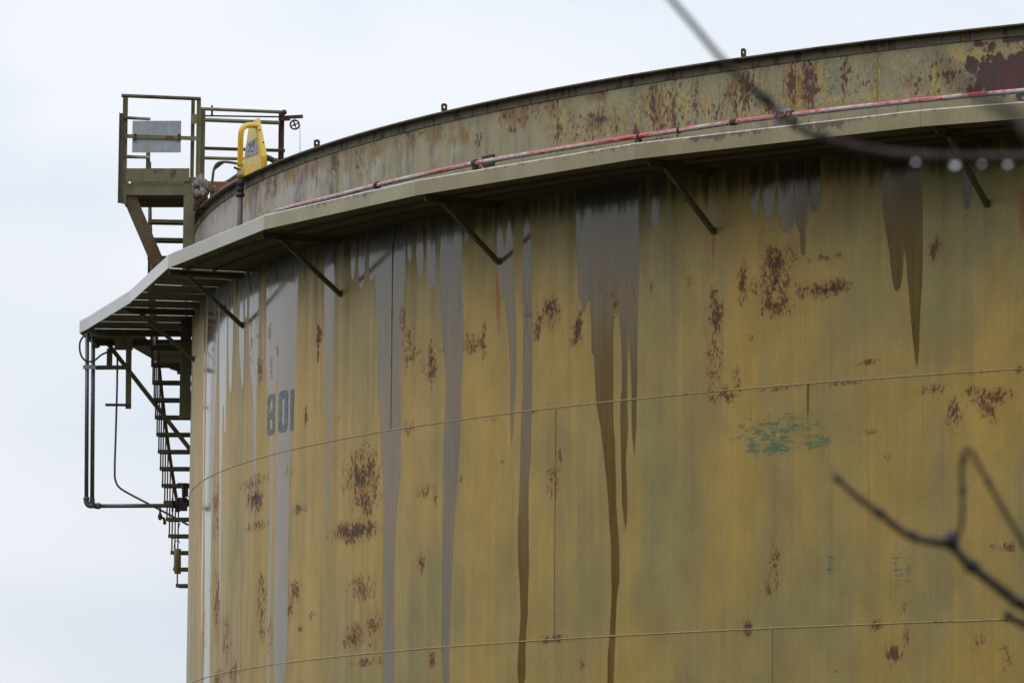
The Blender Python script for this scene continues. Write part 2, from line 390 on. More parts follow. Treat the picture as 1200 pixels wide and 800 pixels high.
q = NT('water'); q.p.inputs['Transmission Weight'].default_value = 1.0; q.p.inputs['IOR'].default_value = 1.333
M['water'] = q.fin((1, 1, 1), .0)
q = NT('blue_grey_stencil_paint'); v = q.obj()
n1 = q.noise(v, (14, 14, 14), 4, .7)
M['stencil'] = q.fin(q.mix(q.ramp(n1, .48, .66), (.055, .085, .105), (.20, .19, .14)), .45)
q = NT('worn_notice'); v = q.obj(); n1 = q.noise(v, (22, 22, 22), 4, .6)
M['notice'] = q.fin(q.mix(q.ramp(n1, .4, .6), (.36, .37, .40), (.20, .21, .24)), .5)

# ------------------------------------------------------------------ ground and far wood
def structure(name, mb, m):
    return tag(mb.build(name, m), kind='structure')
g = MB(); NR = 64
ringr = [0.0, 30, 90, 300, 1500]
vs = [np.array([0., 40, 0])]
for r in ringr[1:]:
    for k in range(NR): vs.append(np.array([r * math.cos(2 * math.pi * k / NR), 40 + r * math.sin(2 * math.pi * k / NR), 0.0]))
fs = [(0, 1 + k, 1 + (k + 1) % NR) for k in range(NR)]
for i in range(len(ringr) - 2):
    for k in range(NR): fs.append((1 + i * NR + k, 1 + (i + 1) * NR + k, 1 + (i + 1) * NR + (k + 1) % NR, 1 + i * NR + (k + 1) % NR))
g.add(vs, fs); structure('ground', g, M['ground'])

# ------------------------------------------------------------------ storage tank
tank = empty('storage_tank', TC, TB, 'huge rusty ochre steel storage tank streaked with water, numbered 801', 'storage tank')
def tl(t, z, r): return (r * math.cos(t), r * math.sin(t), z)           # a point in the tank's own frame

# stains traced on the wall: each row is (y, left x, right x)
WET = [
 [(300,240.5,241.6),(392,239.5,240.8),(480,238.2,239.4),(560,237.8,238.8),(680,236,237.2),(740,235.5,236)],
 [(285,246,259),(390,243,255.5),(450,242,253.5),(480,241.5,252),(540,240.5,250),(560,239.8,248.5),(640,240,247),(700,240,246.3),(810,238.6,245.4)],
 [(280,260,267.2),(340,258,267),(400,256.8,266),(440,257,265.4),(470,257,264.6),(478,257,261.2),(500,257,260.6),(550,257.2,259.6),(640,256.8,258.4),(725,257.5,258)],
 [(440,262.4,265.4),(475,262.4,265),(500,263,264.6),(509,263.8,264)],
 [(285,269,274),(340,268,273.5),(400,267.5,273),(430,268,272),(460,269.8,270.2)],
 [(290,286,288),(340,287,290),(360,287,289.6),(374,288,288.4)],
 [(370,281,285),(383,280,286),(410,280.5,286),(430,282,285.5),(453,284,284.4)],
 [(300,292,303),(335,293,303),(390,291.6,303),(430,293,302),(455,296,300.6),(480,297,299.6),(540,297.5,299.4),(580,298.5,298.8)],
 [(285,311,328),(320,312,327),(360,312.4,326.5),(390,311.8,326),(430,312,324.6),(450,313,323.6),(462,314.5,322),(470,316.4,320.4),(520,316.8,319.6),(600,316,319),(700,314,317),(760,313,316),(810,312.4,315)],
 [(285,326.5,350),(330,326.8,349.5),(390,325.8,347),(430,325.6,346),(450,325.5,345.5),(500,325,343.5),(530,323,341),(560,323,339),(640,321.5,338),(700,320,337.5),(740,320,337),(810,319,336)],
 [(290,353,357.5),(308,353,357.4),(322,355,355.4)],
 [(275,380.6,391.6),(310,380.6,391.6),(350,380,392),(390,381,391),(450,382,389),(500,383.5,388),(540,383,387),(600,382.5,385),(640,383.5,384)],
 [(280,411.5,417.5),(305,411,416.6),(320,411.6,415.4),(328,413,413.6)],
 [(275,421,429.4),(305,419.8,428),(325,420.4,426.6),(338,423,423.6)],
 [(275,433,440),(305,432.2,440),(320,432.6,440),(328,435.4,436)],
 [(255,439.6,476),(270,440,475),(330,439.6,475.4),(380,442,470.5),(450,443,470),(500,445,470),(530,447,470),(560,449,469),(590,449.4,466),(640,449,462.6),(740,449,462),(810,448.4,462)],
 [(266,479,481.4),(285,477,482.6),(298,477.4,482.4),(307,479.8,480.4)],
 [(262,491,494),(285,488,496),(305,487.6,496.6),(318,489.6,495.6),(325,493,493.8)],
 [(258,503,506.6),(285,500,509.6),(310,499.6,511),(328,501.6,510.4),(338,506,507)],
 [(245,518,541),(265,517,541),(300,515,541),(340,516,541),(380,518,544),(450,523,541),(495,521,540),(530,520,538.6),(580,520,534),(640,518.6,531),(720,517.5,528),(760,517,527),(785,519.6,526.6),(810,521,526)],
 [(255,545.6,548.6),(268,544,549),(278,544.4,548),(284,546,546.6)],
 [(254,583,585),(270,582,588.6),(290,581.6,590.4),(304,581.6,592),(330,584,593),(345,586,593),(350,589,592.4)],
 [(252,595,598.6),(280,592.6,601),(310,590,602),(340,591,602.6),(380,595.4,604.6),(430,598,605),(480,598,602.6),(500,598,601.6),(523,599.4,599.8)],
 [(250,615.6,619),(275,613,622),(300,612,623.2),(330,612,624),(370,613,623.6),(450,613,623.6),(490,611,622.6),(530,610,622),(560,609,620),(600,608,619),(612,606.8,619.6),(660,607.5,620),(690,609,619),(720,610,618.5),(760,607.5,615.5),(780,606.5,616),(810,606.5,616)],
 [(225,675,721),(280,675,722),(320,677,722),(336,678,722),(346,678.6,722),(350,692,722),(360,692,719),(405,693,719),(411,693,719),(415,696.4,719),(450,697.5,719),(475,699,719),(500,704,719),(520,706,720.6),(560,710.5,722),(590,713,722),(640,716,725.5),(680,716.5,726),(700,716.5,723),(740,714.5,721.5),(770,712,720),(810,711.5,718.5)],
 [(340,678.4,691),(352,680.4,688.4),(360,682.4,686.6),(365,684.4,685)],
 [(225,721.5,748),(280,721.5,748.6),(330,721.8,749),(352,722.4,748),(360,725.5,748),(378,726,747.5),(386,727.4,747),(387,727.6,736.6),(420,728.6,735.6),(450,729,735),(475,727,735.5),(500,727,736),(540,728,733.6),(590,729,735),(610,731,734.4),(626,732.8,733.2)],
 [(378,736.8,747.5),(390,737.6,747),(420,738.6,746.8),(450,740,746.5),(475,740,746),(500,740.6,745.6),(515,741.4,744.4),(538,742.8,743.2)],
 [(214,767,771),(225,764.6,773),(240,763,773.5),(255,763.4,772),(271,767.4,768)],
 [(190,878,890),(235,879,890),(247,881,888),(253,884,885)],
 [(190,895,909),(225,893,909),(245,895,907),(256,900,902)],
 [(190,911,930),(245,911.4,930.4),(262,914,929),(273,919,924)],
 [(190,930.6,947),(245,931,946),(262,933,945.6),(272,937,944.6),(290,938,944),(300,940.6,941.6)],
 [(190,950,960.6),(230,949,961.6),(240,949.6,960.4),(248,954,956)],
 [(185,1034,1072),(205,1033.4,1077),(230,1033.6,1080.4),(250,1035,1081),(275,1039,1081.4),(288,1041,1081.4),(292,1041.6,1059.6),(310,1043.4,1058.6),(325,1045.4,1057.6),(334,1047.4,1055.6),(341,1050.6,1052)],
 [(284,1060,1081.4),(300,1061.4,1081.4),(320,1063,1081),(350,1065.6,1079.4),(380,1068,1078),(410,1071.4,1077.4),(433,1074.6,1075.4)],
 [(180,1127,1139),(215,1127,1139.4),(236,1129.4,1137.4),(246,1133,1134)],
 [(448,945.4,948.6),(480,945.6,948.4),(505,946.6,947.2)],
]
# spots: (x, y, half width, half height, strength)
RUST = [(910,305,15,17,.9),(905,335,18,17,.95),(908,356,20,14,.75),(930,296,8,14,.5),(968,338,26,8,1),(940,340,14,12,.5),(968,302,18,4,.75),(870,330,5,22,.75),
 (838,368,8,26,.85),(838,420,8,30,.7),(848,462,18,9,.75),(862,445,6,15,.6),(1095,292,7,14,.8),(1155,465,24,11,.8),(1118,486,9,18,.85),(1090,456,18,5,.7),(1160,482,8,12,.8),
 (1176,460,14,6,.5),(1020,505,9,3,.8),(1020,424,14,4,.55),(880,395,4,4,.5),(677,385,5,19,1.05),(672,400,5,6,.8),(645,362,9,20,.85),(630,378,5,20,.7),(618,372,4,25,.7),(552,403,10,10,.85),
 (567,402,3,20,.8),(505,425,8,25,.75),(480,410,10,28,.5),(471,378,4,25,.75),(480,500,6,8,.5),(703,325,4,20,.65),(720,345,5,25,.75),(740,345,8,20,.5),(763,335,2,10,.8),(808,330,3,12,.5),
 (424,556,17,26,.95),(430,585,14,14,.8),(416,622,24,10,1.1),(430,600,8,8,.7),(299,585,8,13,1),(300,565,15,8,.7),(350,596,9,6,.8),(336,555,5,12,.6),(302,616,13,6,.6),
 (424,690,14,14,.65),(415,745,12,16,.7),(438,735,9,22,.6),(430,775,16,5,.6),(345,690,6,12,.8),(340,708,4,20,.6),(306,700,5,25,.7),(307,720,4,30,.7),(253,600,4,28,.65),(254,705,3,35,.8),
 (265,750,5,28,.6),(257,795,5,10,.8),(274,785,6,14,.7),(240,745,2.5,30,.55),(316,745,3,20,.65),(244,690,2,30,.3),(374,395,3,17,.95),(373,412,2,10,.7),(359,485,2.5,9,.8),(395,490,3,5,.5),
 (295,400,2,25,.8),(318,425,2,22,.85),(316,390,2,12,.7),(305,430,4,20,.65),(325,408,2,8,.9),(302,385,3,15,.5),(647,562,6,20,.7),(655,540,4,14,.5),(493,660,3.5,12,.95),(500,575,10,9,.55),
 (510,578,3,10,.7),(540,563,2,4,.9),(876,735,5,8,1),(1047,765,9,11,.85),(1061,745,3,12,.85),(1027,732,7,6,.8),(1058,712,4,7,.6),(1180,640,16,5,.75),(908,660,8,30,.5),(900,690,4,14,.5),(648,749,15,4,.9),
 (506,775,3.5,9,.9),(682,780,3,7,.7),(1147,750,8,12,.5),(1178,768,9,14,.5),(1040,535,6,6,.5),(870,350,6,6,.6),(365,720,4,5,.7),(352,737,3,4,.8),(468,375,3,6,.7),(520,410,8,4,.5),(590,540,4,3,.4),
 (1000,448,30,2.5,.6),(920,455,30,2.5,.55),(1150,436,20,2.5,.5),(1195,433,6,3,.8),(575,492,14,2,.4),(620,483,8,2,.6),(400,620,6,6,.7)]
ORANGE = [(584,345,3,30,1.1),(585,375,1.5,22,.8),(836,288,2.6,16,1.1),(836,310,1.5,14,.6),(1199,250,5,32,.8),(902,270,18,4,.5),(890,285,3,18,.5),(1111,250,3,36,.4),(1128,260,2.5,25,.45),(567,350,8,40,.28),
 (703,310,4,30,.4),(763,330,3,22,.35),(450,600,4,20,.4),(452,712,3,10,.5),(808,325,4,14,.4),(712,300,10,30,.25),(735,330,9,30,.25),(610,325,3,18,.35),(880,285,20,6,.3),(815,300,12,20,.2),(1150,440,30,30,.12)]
TEAL = [(905,506,40,16,.55),(910,523,14,9,.95),(885,524,10,8,.7),(935,500,24,9,.45),(955,518,16,8,.6),(925,490,20,6,.4),(973,660,4,12,.5),(1056,665,14,22,.33),(980,785,3,9,.35),(538,355,3,26,.55)]
GREEN = [(524,530,17,36,.55),(508,690,10,40,.6),(460,660,20,70,.35),(385,600,10,60,.4),(590,670,10,70,.25),(700,700,40,40,.25),(780,560,20,60,.25),(810,620,20,50,.25),(960,480,30,20,.15),(290,600,14,60,.3),(505,665,6,20,.6)]
YEL = [(560,460,60,90,.8),(420,600,60,110,.9),(300,560,60,200,.7),(480,520,16,110,.9),(660,430,50,60,.7),(900,390,90,60,.35),(1150,470,60,50,.6),(780,400,30,70,.3),(1000,590,60,60,.3),(570,600,40,100,.5),(240,500,12,300,.9),(850,560,30,60,.2),(1150,770,70,30,.4),(560,780,60,40,.3),(360,450,20,120,.8),(960,760,60,50,.2)]
GRIME_SHADE = [(705,222,9,26,.9),(735,212,9,24,.95),(718,220,14,14,.6),(690,215,20,12,.5),(500,240,60,22,.5),(600,225,80,20,.5),(430,262,60,26,.5),(300,330,50,30,.35),(840,205,80,18,.45),(940,185,70,22,.5),(1120,165,90,26,.6),(250,345,30,30,.3),(880,215,12,14,.3),(905,212,10,18,.35)]  # black drips, and broad spots that paint in shade below the girder
CHIP = [(500,150,60,18,.4),(620,130,60,24,.45),(720,130,60,30,.45),(1060,95,90,30,.45),(850,110,60,30,.45),(430,175,40,16,.35),(1080,110,60,8,.7),(820,150,40,6,.7),(790,125,30,22,.9),(765,135,14,30,.8),(690,150,30,14,.7),(740,140,18,30,.5),(830,120,22,24,.8),(870,115,10,26,1),(930,100,18,34,1),(960,95,10,30,.9),(900,125,12,14,.9),(1000,90,30,36,.35),(1060,80,40,40,.5),(1100,88,36,34,.7),(1125,62,14,14,.9),(1165,60,40,12,.9),(1030,112,60,9,.7),
 (655,150,8,20,.8),(545,130,20,16,.5),(560,140,16,10,.5),(400,170,24,14,.7),(350,185,18,14,.8),(700,165,60,6,.8),(290,215,20,14,.5),(340,200,16,22,.6),(610,140,20,10,.4),(980,118,20,8,.9)]
RIM_RUST = [(500,150,30,14,.25),(620,130,30,18,.25),(690,150,40,20,.28),(780,130,30,36,.34),(870,110,24,30,.3),(940,100,26,30,.34),(1000,95,40,24,.2),(1100,90,40,24,.28),(765,122,4,28,.9),(790,130,3,30,.85),(875,105,8,24,.9),(862,120,5,14,.7),(928,98,5,20,1.1),(948,98,9,28,1),(990,85,5,24,.7),(705,105,6,8,.8),(700,140,14,8,.8),(745,155,3,8,1.1),(722,152,3,8,.8),(655,150,5,14,.7),(650,115,4,20,.5),(590,135,6,8,.5),(600,152,4,6,.6),(392,190,4,12,1),(480,155,5,10,.7),
 (1112,90,5,16,.7),(1095,75,4,4,.7),(902,128,5,6,.8),(815,120,5,20,.6),(840,130,14,8,.5),(560,165,5,8,.6),(315,205,3,18,.6),(322,215,2,14,.8),(300,215,4,14,.5),(420,185,4,20,.4),(438,165,6,8,.5),(770,165,20,3,.8),(1075,100,6,8,.6)]
RIM_ORANGE = [(470,165,18,22,.45),(520,160,26,18,.5),(630,130,40,18,.4),(720,140,40,20,.45),(770,135,20,26,.6),(860,110,30,24,.4),(935,100,22,24,.7),(1060,90,40,20,.35),(420,185,30,18,.4),(300,225,24,24,.6),(607,135,14,12,1),(597,128,8,8,.8),(640,150,8,8,.4),(700,112,14,8,.9),(672,135,8,8,.6),(698,148,16,6,.6),(540,160,10,14,.5),(365,198,10,12,.8),(340,205,8,14,.8),(285,232,7,20,.8),(305,225,5,22,.7),(390,182,16,8,.6),(990,85,7,20,.6),(435,180,16,8,.5),(990,60,8,8,.3),(255,250,10,14,.3),(1000,75,8,8,.5)]
RIM_WHITE = [(300,240,40,30,.7),(420,205,60,16,.45),(250,262,16,22,1.1),(490,185,50,14,.35),(350,222,34,22,.75),(330,235,20,14,.7),(270,255,22,22,1),(262,262,18,18,1),(297,240,8,20,.8),(375,200,10,14,.6),(400,215,40,16,.5),(240,270,10,10,.8)]
RIM_PURPLE = [(365,215,26,20,.42),(470,185,40,22,.22),(330,225,10,20,.35),(352,212,8,14,.95),(356,200,5,8,.8),(372,212,6,12,.8),(388,222,4,10,.95),(349,236,6,6,.7),(354,228,5,10,.6),(483,165,5,12,.7),(478,190,4,14,.7),(425,205,5,14,.6),(450,200,14,14,.35),(510,170,5,20,.3),(560,178,4,6,.7),(558,150,6,20,.4),(745,157,3,6,1),(314,220,2,20,.7)]
MAROON = [(1158,56,12,9,.75),(1186,56,9,12,.7),(1200,90,20,30,.8),(1168,84,24,24,.8),(1192,76,20,26,.75),(1146,98,12,14,.75),(1140,66,8,14,.5),(1140,75,10,16,.75),(1160,85,14,24,.95),(1200,80,34,20,1),(1180,95,30,16,1),(1140,105,12,10,.7),(1200,62,14,8,.8),(1150,52,12,5,.9),(1190,45,20,6,.9),(1250,80,40,40,1),(1215,45,20,8,.9)]

ORANGE += [(x, y + 1.3 * hy, max(hx * .55, 1.5), hy * 1.8 + 6, min(.34, k * .34)) for x, y, hx, hy, k in RUST if k > .65]
def blobs(spots, s, z, rr):
    a = np.zeros_like(s)
    for x, y, hx, hy, k in spots:
        sl, z0 = sz(x - hx, y, rr); sr, _ = sz(x + hx, y, rr); sc, zc = sz(x, y, rr); _, zt = sz(x, y - hy, rr)
        hs = max((sr - sl) / 2, .02); hz = max(zt - zc, .02)
        d = ((s - sc) / hs)**2 + ((z - zc) / hz)**2
        a = np.maximum(a, k * np.exp(-.75 * d))
    return a

def grid_mesh(name, t0, t1, nt, zs, r, mat, attrs):
    t = np.linspace(t0, t1, nt); zs = np.asarray(zs)
    T, Z = np.meshgrid(t, zs)
    V = np.stack([r * np.cos(T), r * np.sin(T), Z], -1).reshape(-1, 3)
    nz_ = len(zs); i = np.arange(nt - 1); j = np.arange(nz_ - 1); I, J = np.meshgrid(i, j); a = (J * nt + I).ravel()
    Fq = np.stack([a, a + 1, a + nt + 1, a + nt], -1)
    me = bpy.data.meshes.new(name)
    me.vertices.add(len(V)); me.vertices.foreach_set('co', V.ravel())
    me.loops.add(Fq.size); me.loops.foreach_set('vertex_index', Fq.ravel().astype(np.int32))
    me.polygons.add(len(Fq)); me.polygons.foreach_set('loop_start', (np.arange(len(Fq)) * 4).astype(np.int32))
    me.update(calc_edges=True); me.polygons.foreach_set('use_smooth', np.ones(len(Fq), bool))
    s = (T * TR).ravel(); z = Z.ravel()
    at_ = me.attributes.new('sz', 'FLOAT_VECTOR', 'POINT'); at_.data.foreach_set('vector', np.stack([s, z, 0 * s], -1).ravel().astype(np.float32))
    for k, fn in attrs.items():
        d = me.attributes.new(k, 'FLOAT', 'POINT'); d.data.foreach_set('value', fn(s, z).astype(np.float32))
    o = bpy.data.objects.new(name, me); C.objects.link(o); o.parent = tank; me.materials.append(mat)
    return o

def wet_field(s, z):
    best = np.full_like(s, -1.0)
    for st in WET:
        pts = []
        for y, xl, xr in st:
            sl, zl = sz(xl, y); sr, zr = sz(xr, y); pts.append(((zl + zr) / 2, sl, sr))
        pts.sort()
        (za, la, ra), (zb, lb, rb) = pts[0], pts[1]
        if rb - lb > .05 and (zb - za) < 2.2 * (rb - lb):          # blunt end: round it
            ins = []
            for f_ in (.92, .8, .62, .4, .2, .08):
                wd_ = math.sqrt(1 - f_ * f_); m_ = (lb + rb) / 2 + ((la + ra) / 2 - (lb + rb) / 2) * f_
                ins.append((zb + (za - zb) * f_, m_ + (lb - (lb + rb) / 2) * wd_, m_ + (rb - (lb + rb) / 2) * wd_))
            pts = [pts[0]] + ins + pts[1:]
        zz = [p[0] for p in pts]
        top_cut = pts[-1][0] > 8.6
        sel = (z > zz[0] - .05) & ((z < zz[-1] + .05) | top_cut)
        sl = np.interp(z, zz, [p[1] for p in pts]); sr = np.interp(z, zz, [p[2] for p in pts])
        d = np.minimum(s - sl, sr - s)
        d = np.minimum(d, (z - zz[0]) * 1.2 + .003)
        if not top_cut: d = np.minimum(d, (zz[-1] - z) * .6 + .003)
        best = np.where(sel, np.maximum(best, d), best)
    return np.maximum(best, -.3)

Z_DECK, Z_RIM = 9.612, 10.705
zero = lambda s, z: np.zeros_like(s)
zs = np.concatenate([[0.0, 1.0, 2.0, 3.0], np.arange(3.6, 9.60, .03), [Z_DECK]]); zs = np.unique(np.round(zs, 4))
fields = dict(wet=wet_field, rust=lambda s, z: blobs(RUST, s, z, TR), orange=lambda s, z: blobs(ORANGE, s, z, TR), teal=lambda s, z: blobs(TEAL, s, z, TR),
              green=lambda s, z: blobs(GREEN, s, z, TR), yel=lambda s, z: blobs(YEL, s, z, TR), grime_shade=lambda s, z: blobs(GRIME_SHADE, s, z, TR))
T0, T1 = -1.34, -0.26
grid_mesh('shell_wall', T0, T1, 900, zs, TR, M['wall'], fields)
# the rest of the shell, where the photo shows nothing
zl = np.array([0, 2.44, 4.88, 7.32, Z_DECK])
grid_mesh('shell_wall', T1, T0 + 2 * math.pi, 140, zl, TR, M['wall'], dict(wet=lambda s, z: np.full_like(s, -1.0), rust=zero, orange=zero, teal=zero, green=zero, yel=zero, grime_shade=zero))
rimf = dict(chip=lambda s, z: blobs(CHIP, s, z, TR), rust=lambda s, z: blobs(RIM_RUST, s, z, TR), orange=lambda s, z: blobs(RIM_ORANGE, s, z, TR),
            white=lambda s, z: blobs(RIM_WHITE, s, z, TR), purple=lambda s, z: blobs(RIM_PURPLE, s, z, TR), maroon=lambda s, z: blobs(MAROON, s, z, TR))
zr = np.arange(Z_DECK, Z_RIM + .001, .0245)
grid_mesh('rim_wall', T0, T1, 900, zr, TR, M['rim'], rimf)
grid_mesh('rim_wall', T1, T0 + 2 * math.pi, 140, np.array([Z_DECK, Z_RIM]), TR, M['rim'], {k: zero for k in rimf})

def ring_profile(prof, t0, t1, n):
    """sweep a closed (radius, height) profile round the tank axis, in world space"""
    mb = MB(); m = len(prof); vs = []; fs = []
    for i in range(n + 1):
        t = t0 + (t1 - t0) * i / n
        for r, z in prof: vs.append(pt(t, z, r))
    for i in range(n):
        for k in range(m):
            fs.append((i * m + k, i * m + (k + 1) % m, (i + 1) * m + (k + 1) % m, (i + 1) * m + k))
    mb.add(vs, fs); return mb
M['weld'] = m_paint('weld_paint', (.40, .31, .14), .26, (.10, .05, .025), .4)
M['weld_dark'] = m_paint('rusty_weld', (.33, .23, .075), .35, (.07, .035, .02), .5)
for zq in (2.44, 4.88, 7.32):
    ring_profile([(TR - .01, zq - .009), (TR + .004, zq - .007), (TR + .0075, zq - .002), (TR + .006, zq + .004), (TR - .01, zq + .010)], 0, 2 * math.pi, 400).build('weld_seam', M['weld'], tank)
for x, y, z0, z1, m in ((459, 400, 7.335, 9.6, 'weld_dark'), (650.5, 600, 4.895, 7.305, 'weld_dark'), (944, 300, 7.335, 9.6, 'weld'), (905, 770, 2.455, 4.865, 'weld_dark')):
    t = ang(on_cyl(x, y, TR)); mb = MB()
    a = (.004 if x != 459 else .007) / TR; pr_ = .0015 if x == 944 else .006
    mb.hexa([pt(t - a, z0, TR - .01), pt(t + a, z0, TR - .01), pt(t + a * .6, z0, TR + pr_), pt(t - a * .6, z0, TR + pr_),
             pt(t - a, z1, TR - .01), pt(t + a, z1, TR - .01), pt(t + a * .6, z1, TR + pr_), pt(t - a * .6, z1, TR + pr_)])
    mb.build('vertical_weld', M[m], tank)
for x, y in ((653, 140), (1028, 100), (395, 210)):
    t = ang(on_cyl(x, y, TR)); mb = MB(); a = .005 / TR
    mb.hexa([pt(t - a, Z_DECK + .02, TR - .01), pt(t + a, Z_DECK + .02, TR - .01), pt(t + a, Z_DECK + .02, TR + .004), pt(t - a, Z_DECK + .02, TR + .004),
             pt(t - a, 10.60, TR - .01), pt(t + a, 10.60, TR - .01), pt(t + a, 10.60, TR + .004), pt(t - a, 10.60, TR + .004)])
    mb.build('vertical_weld', M['weld_dark'], tank)
# top angle: a leg against the rim and a flange turned outwards
ring_profile([(TR + .003, 10.607), (TR + .014, 10.607), (TR + .014, 10.698), (TR + .10, 10.698), (TR + .10, 10.712), (TR + .003, 10.712)], 0, 2 * math.pi, 400).build('top_angle', m_paint('top_angle_paint', (.15, .125, .07), .42, (.055, .03, .02), .6, 1.3), tank)
# lifting lugs with a hole, standing on the top angle
for x, y in ((875, 66), (525, 130), (376, 171)):
    t = ang(on_cyl(x, y, TR)); mb = MB()
    o = pt(t, 10.712, TR + .05); rn_ = np.array([-math.sin(TB + t), math.cos(TB + t), 0]); tx = np.array([math.cos(TB + t), math.sin(TB + t), 0])
    w, h, th = .036, .098, .012
    N = 12; outer = []; inner = []
    for k in range(N):
        a = 2 * math.pi * (k + .5) / N; ca, sa = math.cos(a), math.sin(a)
        e = min(w / max(abs(ca), 1e-6), (h / 2) / max(abs(sa), 1e-6))
        outer.append((ca * e, h / 2 + sa * e)); inner.append((ca * .014, h * .58 + sa * .014))
    vs = [];
    for dr in (-th / 2, th / 2):
        for (a, b) in outer + inner: vs.append(o + tx * a + np.array([0, 0, b]) + rn_ * dr)
    fs = []
    for k in range(N):
        k2 = (k + 1) % N
        fs += [(k, k2, N + k2, N + k), (2 * N + k, 3 * N + k, 3 * N + k2, 2 * N + k2), (k, 2 * N + k, 2 * N + k2, k2), (N + k, N + k2, 3 * N + k2, 3 * N + k)]
    mb.add(vs, fs); mb.build('lifting_lug', M['rust'], tank)

# wind girder: polygonal walkway with fascia, deck and brackets
BR = .16490                                            # bracket spacing in radians
brs = [-1.3735 - BR, -1.3735, -1.2085, -1.0250] + [-0.8610, -0.6940, -0.5293, -0.3641] + [-0.3641 + BR * k for k in range(1, 5)]
verts = [(-0.3705 + BR * k, 1.07) for k in range(5, 0, -1)] + [(-0.3705, 1.08), (-0.534, 1.085), (-0.699, 1.03), (-0.851, 1.06)] + [(-1.0215, .945), (-1.187, .862), (-1.316, 1.38), (-1.338, 1.525), (-1.388, 1.50), (-1.392, 1.05)]
verts += [(-1.5384 - BR * k, 1.05) for k in range(0, 21)]
verts.append((verts[0][0] - 2 * math.pi, verts[0][1]))
PV = [(t, pt(t, 0, TR + w)) for t, w in verts]
def outer(t):
    while t > PV[0][0]: t -= 2 * math.pi
    while t < PV[-1][0]: t += 2 * math.pi
    for (ta, a), (tb, b) in zip(PV[:-1], PV[1:]):
        if tb <= t <= ta:
            u = np.array([math.cos(TB + t), math.sin(TB + t)])
            mtx = np.array([[u[0], -(b[0] - a[0])], [u[1], -(b[1] - a[1])]])
            r, k = np.linalg.solve(mtx, a[:2] - TC[:2]); return r
    return TR + 1.05
# fascia plates: one mesh, with a lip turned in at the top
fv, ff, fs_, ft, fr, fp = [], [], [], [], [], []
FR = [(1030, 1), (605, .0), (700, .4), (480, .8), (920, .9), (800, .5), (1110, .4), (520, .5)]
FRs = [(sz(x, 150)[0], k) for x, k in FR]
arc = 0.0
for (ta, a), (tb, b) in zip(PV[:-1], PV[1:]):
    L = np.linalg.norm(b - a); n = max(1, int(L / .25)); d = (b - a) / L; nrm = np.array([-d[1], d[0], 0])
    if nrm @ (a - TC) < 0: nrm = -nrm
    prof = [(0, 9.600), (0, 9.754), (-.012, 9.768), (-.075, 9.771), (-.075, 9.761), (-.014, 9.756), (-.014, 9.600)]
    base = len(fv)
    for i in range(n + 1):
        p = a + d * L * i / n + (d * .002 if i == 0 else (-d * .002 if i == n else 0))
        tt = ta + (tb - ta) * i / n
        for k, (dn, z) in enumerate(prof):
            fv.append(p + nrm * dn + np.array([0, 0, z])); fs_.append((arc + L * i / n, z, dn)); ft.append((0, 1, 1, 1, 1, 1, 0)[k])
            fp.append(.75 if tt < -1.025 else (.42 if tt < -.852 else 0.0))
            fr.append(max([kk * math.exp(-((tt * TR - s0) / .45)**2) for s0, kk in FRs]))
    for i in range(n):
        for k in range(7):
            ff.append((base + i * 7 + k, base + i * 7 + (k + 1) % 7, base + (i + 1) * 7 + (k + 1) % 7, base + (i + 1) * 7 + k))
    ff.append(tuple(base + k for k in range(7))); ff.append(tuple(base + n * 7 + k for k in range(6, -1, -1)))
    arc += L
inv = np.array(root_matrix(tank).inverted()); vloc = np.array(fv) @ inv[:3, :3].T + inv[:3, 3]
me = bpy.data.meshes.new('girder_fascia'); me.from_pydata(vloc.tolist(), [], ff)
d_ = me.attributes.new('sz', 'FLOAT_VECTOR', 'POINT'); d_.data.foreach_set('vector', np.array(fs_, np.float32).ravel())
d_ = me.attributes.new('top', 'FLOAT', 'POINT'); d_.data.foreach_set('value', np.array(ft, np.float32))
d_ = me.attributes.new('rust', 'FLOAT', 'POINT'); d_.data.foreach_set('value', np.array(fr, np.float32))
d_ = me.attributes.new('pale', 'FLOAT', 'POINT'); d_.data.foreach_set('value', np.array(fp, np.float32))
bm = bmesh.new(); bm.from_mesh(me); bmesh.ops.recalc_face_normals(bm, faces=bm.faces); bm.to_mesh(me); bm.free()
fo = bpy.data.objects.new('girder_fascia', me); C.objects.link(fo); fo.parent = tank; me.materials.append(M['fascia'])

# deck plates: closed plates round the tank, open planks beside the stair
deck = MB()
def plate(mb, ta, tb, r0, r1, z=Z_DECK, th=.008, inset=.016):
    oa, ob = (outer(ta) - inset if r1 is None else r1), (outer(tb) - inset if r1 is None else r1)
    mb.hexa([pt(ta, z - th, r0), pt(tb, z - th, r0), pt(tb, z - th, ob), pt(ta, z - th, oa), pt(ta, z, r0), pt(tb, z, r0), pt(tb, z, ob), pt(ta, z, oa)])
edges = sorted(set([v_[0] for v_ in verts]))
t = -1.0235
stops = sorted([e for e in edges if e >= -1.03] + [edges[-1]])
for ta, tb in zip(stops[:-1], stops[1:]):
    if tb - ta < 1e-6: continue
    n = max(1, round((tb - ta) / .042))
    for i in range(n):
        z = Z_DECK - (.004 if i % 2 else 0)
        plate(deck, ta + (tb - ta) * i / n, ta + (tb - ta) * (i + 1) / n, TR - .02, None, z)
lo = [e for e in edges if e <= -1.392]
for ta, tb in zip(lo[:-1], lo[1:]):
    for i in range(4): plate(deck, ta + (tb - ta) * i / 4, ta + (tb - ta) * (i + 1) / 4, TR - .02, None, Z_DECK - (.004 if i % 2 else 0))
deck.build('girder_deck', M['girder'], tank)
plank = MB(); t = -1.026; i = 0
